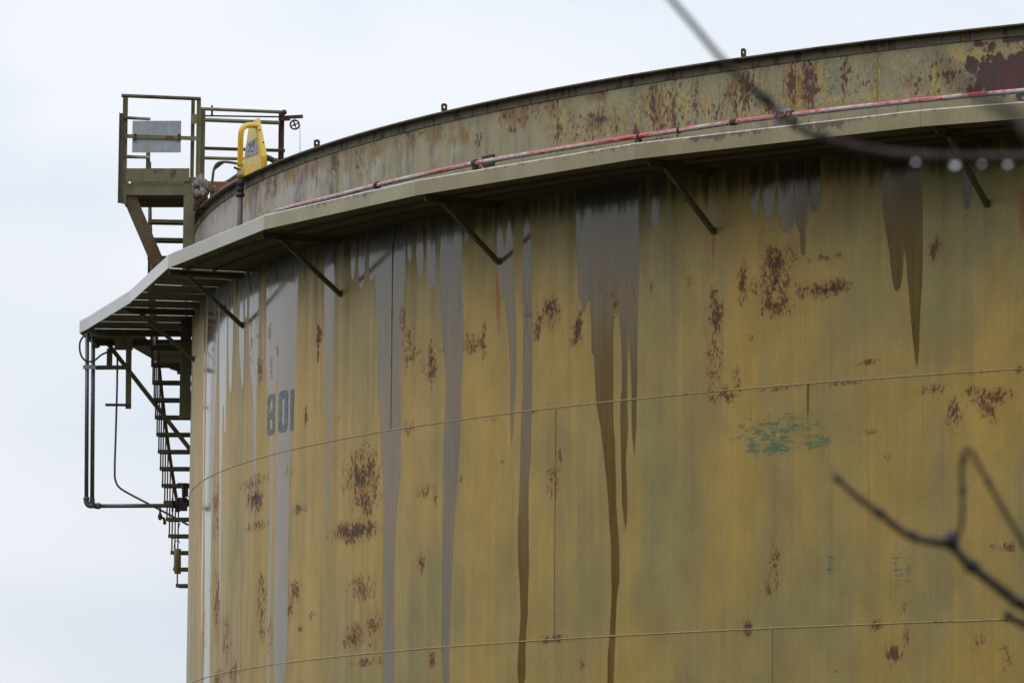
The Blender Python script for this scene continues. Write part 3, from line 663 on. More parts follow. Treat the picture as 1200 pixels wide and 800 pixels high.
while t > -1.386:
    w = (.22, .20, .24)[i % 3] / TR; gap = (.01, .01, .06, .01, .012, .07)[i % 6] / TR
    tb = max(t - w, -1.387)
    r0 = TR - .02 if t > -1.338 else TR + .70
    if t - tb > .002: plate(plank, tb, t, r0, None, Z_DECK - .002, .006)
    t = tb - gap; i += 1
plank.build('plank_deck', M['girder'], tank)
# stiffeners under the deck running with the girder
st_ = MB()
for dr in (.40, .72):
    n = 90
    for i in range(n):
        ta = -1.02 + 1.3 * i / n; tb = -1.02 + 1.3 * (i + 1) / n
        st_.hexa([pt(ta, 9.575, TR + dr), pt(tb, 9.575, TR + dr), pt(tb, 9.575, TR + dr + .01), pt(ta, 9.575, TR + dr + .01),
                  pt(ta, 9.6035, TR + dr), pt(tb, 9.6035, TR + dr), pt(tb, 9.6035, TR + dr + .01), pt(ta, 9.6035, TR + dr + .01)])
st_.build('deck_stiffener', M['girder'], tank)
# brackets: a horizontal arm and a diagonal strut, built once and copied
def bracket(t, wout, wtop, zfoot, sw=.046, arm_h=.062):
    mb = MB(); up = (0, 0, 1); tx = (-math.sin(TB + t), math.cos(TB + t), 0)
    mb.angle_bar(pt(t, 9.566, TR + .004), pt(t, 9.566, TR + wout), arm_h, .010, up)
    mb.angle_bar(pt(t, zfoot, TR + .006), pt(t, 9.545, TR + wtop), sw, .009, tx, -1)
    mb.box(pt(t, zfoot + .012, TR + .007), tx, (math.cos(TB + t), math.sin(TB + t), 0), up, .06, .010, .075)
    return mb
b0 = None
for t in brs:
    if abs(t + 1.3735) < .01: continue
    special = -1.25 < t < -.98
    if special or b0 is None:
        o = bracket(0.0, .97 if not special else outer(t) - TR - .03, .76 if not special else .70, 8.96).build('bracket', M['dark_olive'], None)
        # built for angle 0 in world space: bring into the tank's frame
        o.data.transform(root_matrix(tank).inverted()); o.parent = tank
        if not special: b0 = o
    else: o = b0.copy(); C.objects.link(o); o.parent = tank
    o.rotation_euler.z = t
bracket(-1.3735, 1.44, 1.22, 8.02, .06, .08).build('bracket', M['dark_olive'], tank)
# beam across under the wide part of the deck
mb = MB(); mb.bar(at(106, 391.0, 66.75), at(229, 391.0, 66.75), .10, .07); mb.build('deck_beam', M['dark_olive'], tank)
# vertical stiffener against the shell beside the stair
mb = MB()
tq = -1.262
mb.box(pt(tq, 8.96, TR + .075), (-math.sin(TB + tq), math.cos(TB + tq), 0), (math.cos(TB + tq), math.sin(TB + tq), 0), (0, 0, 1), .06, .14, 1.27)
mb.build('shell_stiffener', M['dark_olive'], tank, .004)

# painted number 801 on the shell
def digit(x0, x1, y0, y1, fn):
    (s0, z1), (s1, _) = sz(x0, y0), sz(x1, y0); _, z0 = sz((x0 + x1) / 2, y1)
    n, m = 40, 60; mb = MB(); idx = {}; vs = []; fs = []
    rr = TR + .0025
    def vid(i, j):
        if (i, j) not in idx:
            s = s0 + (s1 - s0) * i / n; z = z0 + (z1 - z0) * j / m
            idx[(i, j)] = len(vs); vs.append(pt(s / TR, z, rr))
        return idx[(i, j)]
    for i in range(n):
        for j in range(m):
            u, w = (i + .5) / n, (j + .5) / m
            nn = mnoise.noise(Vector((u * 9 + x0, w * 11, 3.1)))
            if fn(u, w) and nn < .40: fs.append((vid(i, j), vid(i + 1, j), vid(i + 1, j + 1), vid(i, j + 1)))
    mb.add(vs, fs); return mb
def rr_box(u, w, u0, u1, w0, w1, c):
    if not (u0 <= u <= u1 and w0 <= w <= w1): return False
    du = min(u - u0, u1 - u); dw = min(w - w0, w1 - w); return du / c + dw / (c * .45) > 1
def d8(u, w):
    o = rr_box(u, w, 0, 1, 0, .53, .20) or rr_box(u, w, .0, 1, .47, 1, .20)
    return o and not rr_box(u, w, .33, .67, .12, .40, .12) and not rr_box(u, w, .33, .67, .60, .86, .12)
def d0(u, w): return rr_box(u, w, 0, 1, 0, 1, .20) and not rr_box(u, w, .34, .66, .15, .83, .14)
digit(313.6, 322.7, 463, 509.5, d8).build('painted_digit', M['stencil'], tank)
digit(326.7, 337.6, 459, 506.3, d0).build('painted_digit', M['stencil'], tank)
digit(340.7, 344.6, 456.8, 504, lambda u, w: True).build('painted_digit', M['stencil'], tank)

# ------------------------------------------------------------------ spiral stair
st_root = empty('spiral_stair', pt(-1.47, 0, TR + .3), 0, 'dark steel spiral stair climbing the far left side of the tank shell', 'stair')
RISE, RUN, NST = .209, .0098, 25
t_top, z_top = -1.338, 9.43
hand = []
tread_me = None
for k in range(-7, 15):                                   # negative: the short flight above the girder
    t = t_top - RUN * k; z = z_top - RISE * k
    if z > 10.95: continue
    if 9.55 < z < 9.75: z -= .0
    mb = MB(); tx = np.array([-math.sin(TB + t), math.cos(TB + t), 0]); rr_ = np.array([math.cos(TB + t), math.sin(TB + t), 0])
    mb.box(pt(t, z, TR + .335), rr_, tx, (0, 0, 1), .50, .20, .012)
    mb.box(pt(t, z - .022, TR + .335) - tx * .096, rr_, tx, (0, 0, 1), .50, .008, .036)
    mb.box(pt(t, z - .022, TR + .335) + tx * .096, rr_, tx, (0, 0, 1), .50, .008, .036)
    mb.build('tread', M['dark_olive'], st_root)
    rb = MB(); rb.tube([pt(t, z - .04, TR + .585), pt(t, z + 1.0, TR + .585)], .011, 6)
    if k > -6: rb.build('baluster', M['dark_olive'], st_root)
    hand.append(pt(t, z + 1.0, TR + .585))
for off in (0.0,):
    mb = MB(); mb.tube(smooth_path(hand[1:], 3), .024, 8); mb.build('handrail', M['dark_olive'], st_root)
mb = MB()
for k in range(-4, 14):
    a = pt(t_top - RUN * k, z_top - RISE * k - .06, TR + .10); b = pt(t_top - RUN * (k + 1), z_top - RISE * (k + 1) - .06, TR + .10)
    mb.bar(a, b, .012, .13)
mb.build('stringer', M['dark_olive'], st_root)

# ------------------------------------------------------------------ landing at the head of the stair
DL = 63.9
land = empty('landing_platform', at(188, 229, DL + .5), 0, 'olive steel landing platform with guard rails above the girder', 'platform')
LY = np.array([0, 1.0, 0])
mb = MB()
A, B = at(141.5, 229, DL), at(222, 229, DL); zb = A[2]
D1 = LY * 1.05
for (p, q_) in ((A, B), (A + D1, B + D1), (A, A + D1), (B, B + D1)):
    mb.bar(p + np.array([0, 0, .075]), q_ + np.array([0, 0, .075]), .03, .15)
mb.build('floor_channel', M['olive'], land, .004)
mb = MB()
for i in range(12):
    p = A + LY * (.06 + .085 * i) + np.array([.02, 0, .10]); mb.bar(p, p + (B - A) * .97, .055, .03)
mb.build('floor_grating', M['dark'], land)
mb = MB()
mb.bar(at(146, 205, DL - .02), at(222, 205, DL - .02), .012, .165); mb.build('toe_board', M['olive'], land)
mb = MB(); mb.bar(at(146, 205, DL - .02) + D1, at(222, 205, DL - .02) + D1, .012, .165); mb.bar(at(143, 205, DL), at(143, 205, DL) + D1, .012, .16); mb.build('toe_board', M['olive'], land)
def post(x, y0, y1, dep, w, m='olive', parent=land, name='guard_post', d=None):
    mb = MB(); mb.angle_bar(at(x, y1, dep), at(x, y0, dep), w, .009, (0, 1, 0)); return mb.build(name, M[m], parent)
def vpost(x, z0, z1, dep, w, m, parent, name='guard_post'):
    p = at(x, 200, dep); mb = MB()
    mb.angle_bar((p[0], p[1], z0), (p[0], p[1], z1), w, .009, (0, 1, 0)); return mb.build(name, M[m], parent)
def zof(y, dep): return at(200, y, dep)[2]
vpost(145.6, zof(240, DL), zof(111, DL), DL - .03, .06, 'olive', land)
vpost(141.3, zof(240, DL), zof(133, DL), DL - .09, .055, 'dark_olive', land)
vpost(225, zof(207, DL), zof(112, DL), DL + .02, .045, 'olive', land)
vpost(231.8, zof(213, DL), zof(113, DL), DL - .03, .050, 'olive', land)
vpost(173.3, zof(210, DL), zof(137, DL), DL + 1.0, .05, 'olive', land)
def rail(x0, y0, x1, y1, d0, d1, r, m='olive', parent=land, name='guard_rail'):
    mb = MB(); mb.tube([at(x0, y0, d0), at(x1, y1, d1)], r, 8); return mb.build(name, M[m], parent)
rail(142.5, 112.2, 235, 116, DL - .03, DL - .03, .024, 'dark_olive')
mb = MB(); mb.bar(at(147, 159.6, DL - .05), at(232, 162.4, DL - .05), .012, .05); mb.build('guard_rail', M['olive'], land)
rail(146, 138, 175, 139.6, DL, DL + 1.0, .020, 'dark_olive'); rail(146, 183.6, 174, 184.4, DL, DL + 1.0, .022, 'olive')
mb = MB(); mb.box(at(228, 139.5, DL + .0), (1, 0, 0), (0, 1, 0), (0, 0, 1), .07, .012, .12); mb.build('gusset_plate', M['olive'], land)
# channel brace from the landing's outer corner down to the girder, and the column
mb = MB()
P0, P1 = at(149.5, 226, DL + .02), at(189, 318, DL + .05)
dr_ = (P1 - P0) / np.linalg.norm(P1 - P0); sdv = np.cross(dr_, LY)
mb.bar(P0, P1, .012, .15, np.cross(LY, dr_))
mb.bar(P0 + sdv * .078 + LY * .03, P1 + sdv * .078 + LY * .03, .075, .012, np.cross(LY, dr_)); mb.bar(P0 - sdv * .078 + LY * .03, P1 - sdv * .078 + LY * .03, .075, .012, np.cross(LY, dr_))
mb.build('brace', m_paint('rusty_brace_paint', (.17, .125, .06), .62, (.095, .055, .03), .6), land)
mb = MB(); p = at(221.5, 260, DL - .06); mb.box((p[0], p[1], (Z_DECK + 11.16) / 2), (1, 0, 0), LY, (0, 0, 1), .145, .012, 11.16 - Z_DECK - .004)
mb.box((p[0] - .066, p[1] + .05, (Z_DECK + 11.16) / 2), (1, 0, 0), LY, (0, 0, 1), .012, .085, 11.16 - Z_DECK - .004)
mb.box((p[0] + .066, p[1] + .05, (Z_DECK + 11.16) / 2), (1, 0, 0), LY, (0, 0, 1), .012, .085, 11.16 - Z_DECK - .004)
mb.build('column', M['olive'], land, .003)

# grey plate clamped on the mid rail
sg = empty('sign_plate', at(183.5, 179, DL), 0, 'blank grey metal plate clamped to the landing rail', 'sign')
mb = MB(); mb.box(at(183.6, 160.3, DL - .035), RT, LY, (0, 0, 1), .607, .004, .40); mb.build('plate', M['steel'], sg)
for x in (158.5, 210):
    mb = MB(); c_ = at(x, 160.8, DL - .062); mb.box(c_, RT, LY, (0, 0, 1), .028, .014, .085)
    mb.ball(c_ + np.array([0, -.012, .032]), .011, 6, 4); mb.ball(c_ + np.array([0, -.012, -.032]), .011, 6, 4); mb.build('clamp', M['rust'], sg)

# ------------------------------------------------------------------ walkway rails over the tank top
DW = 65.0
wk = empty('walkway_railing', at(282, 213, DW), 0, 'olive pipe railing of the walkway over the tank rim', 'railing')
vpost(236.8, zof(216, DW), zof(127, DW), DW, .06, 'olive', wk)
vpost(329, zof(206, DW), zof(130, DW), DW, .07, 'rust', wk)
rail(235.5, 127.6, 333, 131.6, DW, DW, .022, 'olive', wk); rail(240, 140.6, 328, 144, DW, DW, .026, 'olive', wk)
rail(240, 173.8, 334, 176.6, DW, DW, .022, 'rust', wk); rail(240, 185.2, 327, 187.4, DW, DW, .022, 'olive', wk)
mb = MB(); mb.ball(at(333, 131.8, DW), .036, 8, 6); mb.build('elbow', M['rust'], wk)
mb = MB(); mb.bar(at(226, 214, DW), at(270, 214.4, DW), .05, .03); mb.build('walkway_edge', M['ochre'], wk)
dv = empty('davit_arm', at(290, 137, DW + .05), 0, 'thin dark davit arm jutting past the walkway railing', 'davit')
mb = MB(); mb.bar(at(239, 135.8, DW + .06), at(332, 137.2, DW + .06), .018, .018); mb.build('rod', M['dark'], dv)
mb = MB(); mb.bar(at(330, 138.0, DW + .05), at(355, 136.6, DW + .05), .045, .040); mb.bar(at(329, 139.4, DW + .05), at(340, 139.0, DW + .05), .05, .05); mb.build('beam', M['rust'], dv)
mb = MB(); mb.tube([at(248.4, 123.5, DW + .04), at(248.4, 136, DW + .04)], .013, 6); mb.build('pin', M['dark'], dv)
pl = empty('pulley', at(345.4, 146, DW + .05), 0, 'small spoked pulley wheel hanging from the davit arm', 'pulley')
c_ = at(345.4, 146.3, DW + .05); rp = .057
mb = MB(); mb.tube([c_ + rp * np.array([math.cos(a), 0, math.sin(a)]) for a in np.linspace(0, 2 * math.pi, 25)], .012, 6, False)
for a in (.4, 1.97, 3.54, 5.11): mb.bar(c_, c_ + rp * np.array([math.cos(a), 0, math.sin(a)]), .014, .014)
mb.ball(c_, .018, 8, 6); mb.build('wheel', M['rust'], pl)
mb = MB(); mb.bar(c_ + np.array([0, -.022, 0]), c_ + np.array([0, -.022, .10]), .006, .03, (0, 1, 0)); mb.bar(c_ + np.array([0, .022, 0]), c_ + np.array([0, .022, .10]), .006, .03, (0, 1, 0)); mb.build('cheek_plate', M['rust'], pl)
mb = MB(); mb.tube([c_ + np.array([rp + .008, 0, 0]), at(351.7, 190, DW + .05)], .004, 5); mb.build('cable', M['steel'], pl)

# pipes and cloth beside the landing
DP = 63.4
mb = MB(); mb.tube(smooth_path([at(x, y, DP) for x, y in ((246.6, 238), (248.6, 215), (250.4, 200), (254, 192.4), (260, 190), (270, 190.4), (288, 193.6))], 5), .017, 8)
mb.prism([at(251, 200, DP), at(252.5, 193, DP), at(263, 191, DP)], (0, .008, 0))
tag(mb.build('bent_pipe', M['dark_olive']), 'thin bent pipe with a small gusset rising behind the rim by the landing', 'pipe')
mb = MB(); mb.tube([at(x, y, DP + .5) for x, y in ((252, 223.5), (270, 213), (287, 201.5), (300, 193))], .042, 10)
tag(mb.build('sloping_pipe', M['dark']), 'thick dark pipe sloping up behind the rim to the yellow housing', 'pipe')
mb = MB(); mb.tube(smooth_path([at(x, y, DP + .2) for x, y in ((256, 224), (266, 217.5), (276, 211.5), (286, 206))], 3), .017, 8)
tag(mb.build('red_hose', m_paint('faded_red_hose', (.33, .13, .10), .2, (.1, .05, .04), .6, 2)), 'faded red hose lying under the sloping dark pipe', 'hose')
mb = MB(); mb.tube(smooth_path([at(x, y, 60.9) for x, y in ((304, 182.4), (313, 184.6), (320, 188), (327, 194), (331, 200))], 4), .034, 10)
tag(mb.build('curved_hose', M['dark']), 'short dark hose curving out right of the yellow housing', 'hose')
mb = MB()
for i in range(26):
    x = 228.6 + rnd.random() * 11; y = 211.5 + rnd.random() * 16
    mb.ball(at(x, y, DP - .1 + rnd.random() * .1), .018 + .038 * rnd.random(), 7, 5, (1, .8, 1.3), .4)
for i in range(16):
    x = 240 + rnd.random() * 12; y = 213 + rnd.random() * 8 + (x - 240) * .5
    mb.ball(at(x, y, DP), .012 + .03 * rnd.random(), 7, 5, (1.2, .8, .9), .4)
tag(mb.build('rag_bundle', M['rag']), 'bleached crumpled rag bundle wedged between landing and rim', 'rag')
mb = MB()
for i in range(26):
    x = 229 + rnd.random() * 14; y = 226 + rnd.random() * 20
    mb.ball(at(x, y, DP - .05), .02 + .035 * rnd.random(), 7, 5, (1, .8, 1), .4)
tag(mb.build('debris_clump', M['rust']), 'dark brown clump of debris below the bleached rag', 'debris')
mb = MB(); mb.box(at(258.5, 222, DP + .3), RT, LY, (0, 0, 1), .20, .2, .17)
tag(mb.build('rusty_box', M['ochre'], None, .012), 'ochre rusty box half hidden behind the rim at the pipe foot', 'box')

# ------------------------------------------------------------------ yellow foam housing on its riser
Pb = on_cyl(281, 264, TR + .15); DF = float((Pb - CAM) @ FW)
fm = empty('foam_pourer', (Pb[0], Pb[1], Z_DECK), 0, 'bright yellow foam housing with hooked tube and grey notice on the rim', 'foam pourer')
mb = MB(); zt = zof(203, DF)
mb.tube([(Pb[0], Pb[1], Z_DECK + .001), (Pb[0], Pb[1], zof(222, DF))], .033, 12); mb.build('riser_pipe', m_paint('faded_purple_pipe', (.20, .13, .115), .35, (.08, .04, .035), .6, 2), fm)
mb = MB()
mb.tube([(Pb[0], Pb[1], zof(y, DF)) for y in (230, 228.5, 226.5, 224.5)], [.040, .054, .054, .042], 12)
mb.tube([(Pb[0], Pb[1], zof(y, DF)) for y in (224.5, 217, 216)], [.040, .040, .034], 12)
mb.tube([(Pb[0], Pb[1], zof(y, DF)) for y in (217, 212, 206)], [.044, .047, .038], 12)
mb.build('coupling', M['dark'], fm)
def fx(x, y, d): return at(x, y, DF + d)
def fin_(x, y, inset):
    """a point just inside the rim wall"""
    return at(x, y, float((on_cyl(x, 215, TR - inset) - CAM) @ FW))
mb = MB(); mb.tube([(Pb[0], Pb[1], zof(y, DF)) for y in (206.5, 200, 193)], .046, 14); mb.build('tube_sleeve', M['yellow'], fm)
e_ = fin_(300, 147.4, .10)
mb = MB()
mb.tube(smooth_path([fx(281.4, 195, 0), fx(281.8, 175, 0), fx(282.3, 158, .0), fx(284.4, 150.5, .03), at(289, 147.4, DF + (float((e_ - CAM) @ FW) - DF) * .35), at(295, 146.8, DF + (float((e_ - CAM) @ FW) - DF) * .7), e_], 6), .034, 14); mb.build('hooked_tube', M['yellow'], fm)
# the housing: a tapering box hanging in over the tank, wide face to the left, narrow back to the right
left = [fin_(291.5, 149, .10), fin_(299.5, 139, .10), fin_(306.5, 183.5, .10), fin_(306.5, 222, .10), fin_(284.5, 222, .10), fin_(285.2, 190, .10)]
right = [fin_(297, 143, .34), fin_(304.5, 137.4, .20), fin_(313.4, 181.5, .20), fin_(313.2, 222, .20), fin_(297, 222, .40), fin_(297, 190, .40)]
mb = MB()
mb.add(left + right, [tuple(range(6)), tuple(range(11, 5, -1))] + [(i, i + 6, (i + 1) % 6 + 6, (i + 1) % 6) for i in range(6)])
hs = mb.build('housing', M['yellow'], fm, .012)
def lerp_face(u, w, off=-.006):
    """a point on the housing's wide face: u left to right, w bottom to top"""
    a = left[5] + (left[2] - left[5]) * u; b = left[0] + (left[1] - left[0]) * u
    p = a + (b - a) * w; n = np.cross(left[1] - left[0], left[5] - left[0]); n /= np.linalg.norm(n)
    if n[1] > 0: n = -n
    return p - n * off, n
def face_plate(u0, u1, w0, w1, off, th):
    mb = MB(); ps = []
    for (u, w) in ((u0, w0), (u1, w0), (u1, w1), (u0, w1)): p, n = lerp_face(u, w, -off); ps.append(p)
    mb.prism(ps, -n * th); return mb
face_plate(.07, .93, -.14, .97, .003, .008).build('cover_plate', M['pale_yellow'], hs)
face_plate(.10, .86, .10, .52, .010, .006).build('notice_plate', M['notice'], hs)
mb = MB()
for (u, w, a, b) in ((.30, .38, .05, .10), (.42, .30, .04, .12), (.52, .36, .07, .05), (.62, .30, .03, .12), (.45, .20, .20, .025), (.30, .24, .04, .06), (.68, .40, .05, .04), (.5, .44, .22, .02)):
    p, n = lerp_face(u, w, -.0125); pu, _ = lerp_face(u + a, w, -.0125); pw, _ = lerp_face(u, w + b, -.0125); pq, _ = lerp_face(u + a, w + b, -.0125)
    mb.prism([p, pu, pq, pw], -n * .002)
mb.build('notice_lettering', M['dark'], hs)
for x, y in ((308.5, 167), (304.3, 152.4), (311.5, 195)):
    mb = MB(); mb.ball(fin_(x, y, .13), .012, 6, 4); mb.build('bolt', M['dark'], hs)
mb = MB(); mb.ball(at(281.6, 197.5, DF - .045), .014, 8, 5); mb.box(at(280.8, 202, DF - .045), RT, LY, (0, 0, 1), .05, .012, .05); mb.build('drain_plug', M['steel'], fm)
mb = MB(); mb.bar(at(274, 196, DF + .02), at(281, 199.5, DF + .02), .02, .025); mb.build('lever', M['rust'], fm)

# ------------------------------------------------------------------ red and white pipe along the girder
path = [(324, 247.6), (345, 241.4), (380, 233), (442, 217), (500, 203.6), (557, 191.4), (620, 180.4), (700, 167.2), (745, 160.4), (800, 152.2), (860, 143.2), (920, 135.4), (1000, 126), (1100, 115.4), (1200, 106.4), (1300, 98.4)]
PW = .72
pp = smooth_path([on_cyl(x, y, TR + PW) for x, y in path], 14)
mb = MB(); mb.tube(pp, .026, 14)
me = bpy.data.meshes.new('red_white_pipe')
rp_root = empty('red_white_pipe', (pp[len(pp) // 2][0], pp[len(pp) // 2][1], Z_DECK), 0, 'long pipe with flaking red and white paint along the girder', 'pipe')
po = mb.build('pipe_run', M['redpipe'], rp_root)
cov = np.array([v_.co[:] for v_ in po.data.vertices]); wv = cov + np.array(rp_root.location)
tt = np.array([ang(w_) for w_ in wv]) * TR; ctrz = np.interp(tt, [ang(p_) * TR for p_ in pp], [p_[2] for p_ in pp])
a_ = po.data.attributes.new('sz', 'FLOAT_VECTOR', 'POINT'); a_.data.foreach_set('vector', np.stack([tt, (wv[:, 2] - ctrz) * 3, 0 * tt], -1).astype(np.float32).ravel())
a_ = po.data.attributes.new('fade', 'FLOAT', 'POINT'); a_.data.foreach_set('value', np.clip((sz(700, 160)[0] - tt) / 5, 0, 1).astype(np.float32))
fd = np.clip((np.array([sz(640, 170)[0]]) - tt) / 5, 0, 1) * .06
a_ = po.data.attributes.new('rust', 'FLOAT', 'POINT'); a_.data.foreach_set('value', (fd - .03).astype(np.float32))
def along(x):
    i = min(range(len(pp)), key=lambda i: abs(600 + F * ((pp[i] - CAM) @ RT) / ((pp[i] - CAM) @ FW) - x))
    d = pp[min(i + 1, len(pp) - 1)] - pp[max(i - 1, 0)]; return pp[i], d / np.linalg.norm(d)
for x, w, r, m in ((442, .05, .040, 'dark'), (557, .05, .042, 'rust'), (748, .02, .035, 'rust'), (797, .02, .035, 'rust'), (858, .07, .034, 'rust')):
    p, d = along(x); mb = MB(); mb.tube([p - d * w / 2, p + d * w / 2], r, 12); mb.build('coupling', M[m], rp_root)
for x, hw in ((442, .05), (557, .06), (750, .05)):
    p, d = along(x); mb = MB(); h = p[2] - .031 - Z_DECK - .001
    if h > .01: mb.box((p[0], p[1], Z_DECK + .001 + h / 2), d, np.cross(d, (0, 0, 1)), (0, 0, 1), .05, .06, h); mb.build('saddle', M['rust'], rp_root)
pb, db = along(920); nb = np.cross(db, (0, 0, 1))
cl = empty('pipe_clamp', (pb[0], pb[1], Z_DECK), 0, 'pale grey clamp block holding the red and white pipe', 'clamp')
mb = MB(); h = pb[2] - Z_DECK - .031
mb.box((pb[0], pb[1], Z_DECK + .002 + h / 2) - nb * -.0, db, nb, (0, 0, 1), .26, .07, max(h - .004, .03)); mb.build('block', M['rag'], cl, .006)
for dx in (-.10, .02, .09):
    mb = MB(); c0 = pb + db * dx; mb.tube([c0 + (nb * math.cos(a) + np.array([0, 0, 1]) * math.sin(a)) * .038 for a in np.linspace(-.3, math.pi + .3, 14)], .010, 6); mb.build('u_bolt', M['steel'] if dx < .05 else M['rust'], cl)
mb = MB(); mb.box(pb + db * .0 - nb * .0 + np.array([0, 0, .05]), db, nb, (0, 0, 1), .14, .04, .03); mb.build('strap', M['steel'], cl)
tq = ang(on_cyl(573, 188, TR)); mb = MB()
mb.box(pt(tq, on_cyl(573, 188, TR)[2], TR + .012), (-math.sin(TB + tq), math.cos(TB + tq), 0), (math.cos(TB + tq), math.sin(TB + tq), 0), (0, 0, 1), .21, .016, .11)
mb.build('rim_patch', M['dark'], tank)
p5, d5 = along(557); mb = MB()
mb.tube(smooth_path([p5 + d5 * .02 + np.array([0, 0, -.03]), p5 - d5 * .03 + np.array([0, 0, -.085]), p5 + d5 * .03 + np.array([0, 0, -.10]), p5 + d5 * .09 + np.array([0, 0, -.05])], 4), .014, 6)
tag(mb.build('tie_wire', M['ochre']), 'loop of rusty wire tied round the red pipe by the dark rim patch', 'wire')

# ------------------------------------------------------------------ conduits beside the stair
DC = 66.9
cd = empty('conduit_pair', at(105, 592, DC), 0, 'pair of grey conduits dropping from the deck corner then running to the stair', 'conduit')
mb = MB(); mb.tube([at(102.2, 391, DC), at(101.2, 586, DC)], .027, 12); mb.build('drop_pipe', M['pipe_grey'], cd)
mb = MB(); mb.tube([at(109.2, 392, DC + .06), at(108.0, 586, DC + .06)], .028, 12); mb.build('drop_pipe', M['pipe_grey'], cd)
mb = MB(); mb.tube(smooth_path([at(101.2, 583, DC), at(101.4, 588, DC), at(104, 591.6, DC), at(109, 592.4, DC)], 4), .036, 10)
mb.tube([at(101.2, 582, DC), at(101.2, 585, DC)], .042, 10); mb.build('elbow', M['pipe_grey'], cd)
mb = MB(); mb.tube(smooth_path([at(108, 584, DC + .06), at(108.2, 589, DC + .06), at(110, 592, DC + .06), at(115, 592.6, DC + .06)], 4), .036, 10)
mb.tube([at(112, 592.4, DC + .06), at(117.5, 592.7, DC + .06)], .042, 10); mb.build('elbow', M['pipe_grey'], cd)
mb = MB(); mb.tube([at(112, 592.6, DC + .06), at(203, 592.2, DC + .06)], .027, 12); mb.build('cross_pipe', M['pipe_grey'], cd)
for y in (430,):
    mb = MB(); mb.box(at(105, y, DC - .02), RT, LY, (0, 0, 1), .17, .03, .05); mb.build('strap', M['steel'], cd)
vl = empty('drain_valve', at(188, 600, DC + .06), 0, 'small dark valve hanging under the horizontal conduit', 'valve')
mb = MB(); mb.tube([at(187.6, 594.8, DC + .06), at(187.6, 601, DC + .06)], .014, 8); mb.ball(at(187.6, 605, DC + .06), .038, 8, 6, (.8, .8, 1.3)); mb.build('body', M['dark'], vl)
mb = MB(); mb.tube([at(188, 606, DC + .06), at(192, 607, DC + .06), at(193, 612, DC + .06)], .018, 8); mb.ball(at(193, 612.5, DC + .06), .024, 8, 5); mb.build('spout', M['dark'], vl)
mb = MB()
mb.tube(smooth_path([at(x, y, DC + .25) for x, y in ((137.6, 420), (137.0, 460), (135.6, 510), (134.4, 550), (135.4, 563), (140, 571), (150, 577.5), (170, 588), (195, 601), (221, 615))], 5), .0135, 8)
tag(mb.build('thin_conduit', M['pipe_grey']), 'thin grey conduit bending diagonally across the horizontal pipe to the tank', 'conduit')
mb = MB()
mb.tube(smooth_path([at(x, y, DC - .05) for x, y in ((101, 393), (96.5, 395.6), (93.6, 402), (93.8, 412), (97, 419.6), (103, 423.6), (111, 422), (119, 415.6), (131, 410))], 5), .0125, 8)
tag(mb.build('cable_loop', M['black_rubber']), 'black cable looping out around the top of the grey conduits', 'cable')
mb = MB(); mb.ball(at(113, 404.6, DC), .05, 8, 6, (.9, .8, .8)); mb.tube([at(108, 404.5, DC), at(117, 404.8, DC)], .026, 8)
tag(mb.build('cable_gland', M['dark']), 'small dark junction gland on the right hand grey conduit', 'junction')
hg = empty('hanger_frame', at(150, 478, DC + .15), 0, 'olive flat bar hanger under the deck with a small step', 'hanger')
mb = MB(); mb.bar(at(112, 430.6, DC + .12), at(150, 430.4, DC + .12), .03, .055); mb.build('cross_bar', M['dark_olive'], hg)
mb = MB(); mb.box(at(128.4, 418.5, DC + .13), RT, LY, (0, 0, 1), .075, .012, .23); mb.build('drop_plate', M['dark_olive'], hg)
mb = MB(); mb.bar(at(151, 394, DC + .15), at(150.4, 479, DC + .15), .012, .075, RT); mb.build('drop_bar', M['olive'], hg)
mb = MB(); mb.bar(at(123.5, 474.2, DC + .15), at(153, 474.4, DC + .15), .06, .03); mb.build('step', M['dark'], hg)
mb = MB(); mb.box(at(145, 402.5, DC + .17), RT, LY, (0, 0, 1), .24, .012, .17); mb.build('header_plate', M['olive'], hg)

# valve cluster where the conduit meets the stair
vc = empty('valve_cluster', at(210, 592, 67.6), 0, 'dark flanged valve cluster on the stair where the conduit ends', 'valve')
mb = MB(); mb.tube([at(202, 591, 67.3), at(222, 589, 67.3)], .05, 10); mb.box(at(213.5, 590.5, 67.3), RT, LY, (0, 0, 1), .13, .12, .17); mb.build('body', M['dark'], vc)
mb = MB()
for x in (201.4, 206.5): mb.tube([at(x, 591, 67.3), at(x + 1.6, 591, 67.3)], .10, 12)
mb.build('flange', M['dark'], vc)
mb = MB(); mb.tube([at(216, 588, 67.25), at(214, 566, 67.25)], .020, 8); mb.tube([at(208, 566.6, 67.25), at(221, 567, 67.25)], .014, 8); mb.build('stem', M['dark'], vc)
mb = MB(); mb.box(at(217, 575, 67.3), RT, LY, (0, 0, 1), .08, .09, .15); mb.build('actuator', M['dark'], vc)
# hanging canister
cn = empty('hanging_canister', at(208, 672, 67.9), 0, 'olive cylinder hanging on a thin wire beside the lowest treads', 'canister')
mb = MB(); mb.tube([at(208.2, y, 67.9) for y in (642.6, 643.2, 671.4, 672)], [.040, .045, .045, .040], 14); mb.build('cylinder', M['olive'], cn)
mb = MB(); mb.tube(smooth_path([at(x, y, 67.9) for x, y in ((204.4, 648), (204.2, 638), (206.4, 633.6), (209, 633), (211, 636))], 4), .006, 6)
mb.tube([at(208.6, 633, 67.9), at(208.4, 622, 67.9), at(211, 612, 67.9)], .006, 6); mb.ball(at(208.4, 628, 67.9), .014, 6, 4); mb.build('wire_bail', M['dark'], cn)

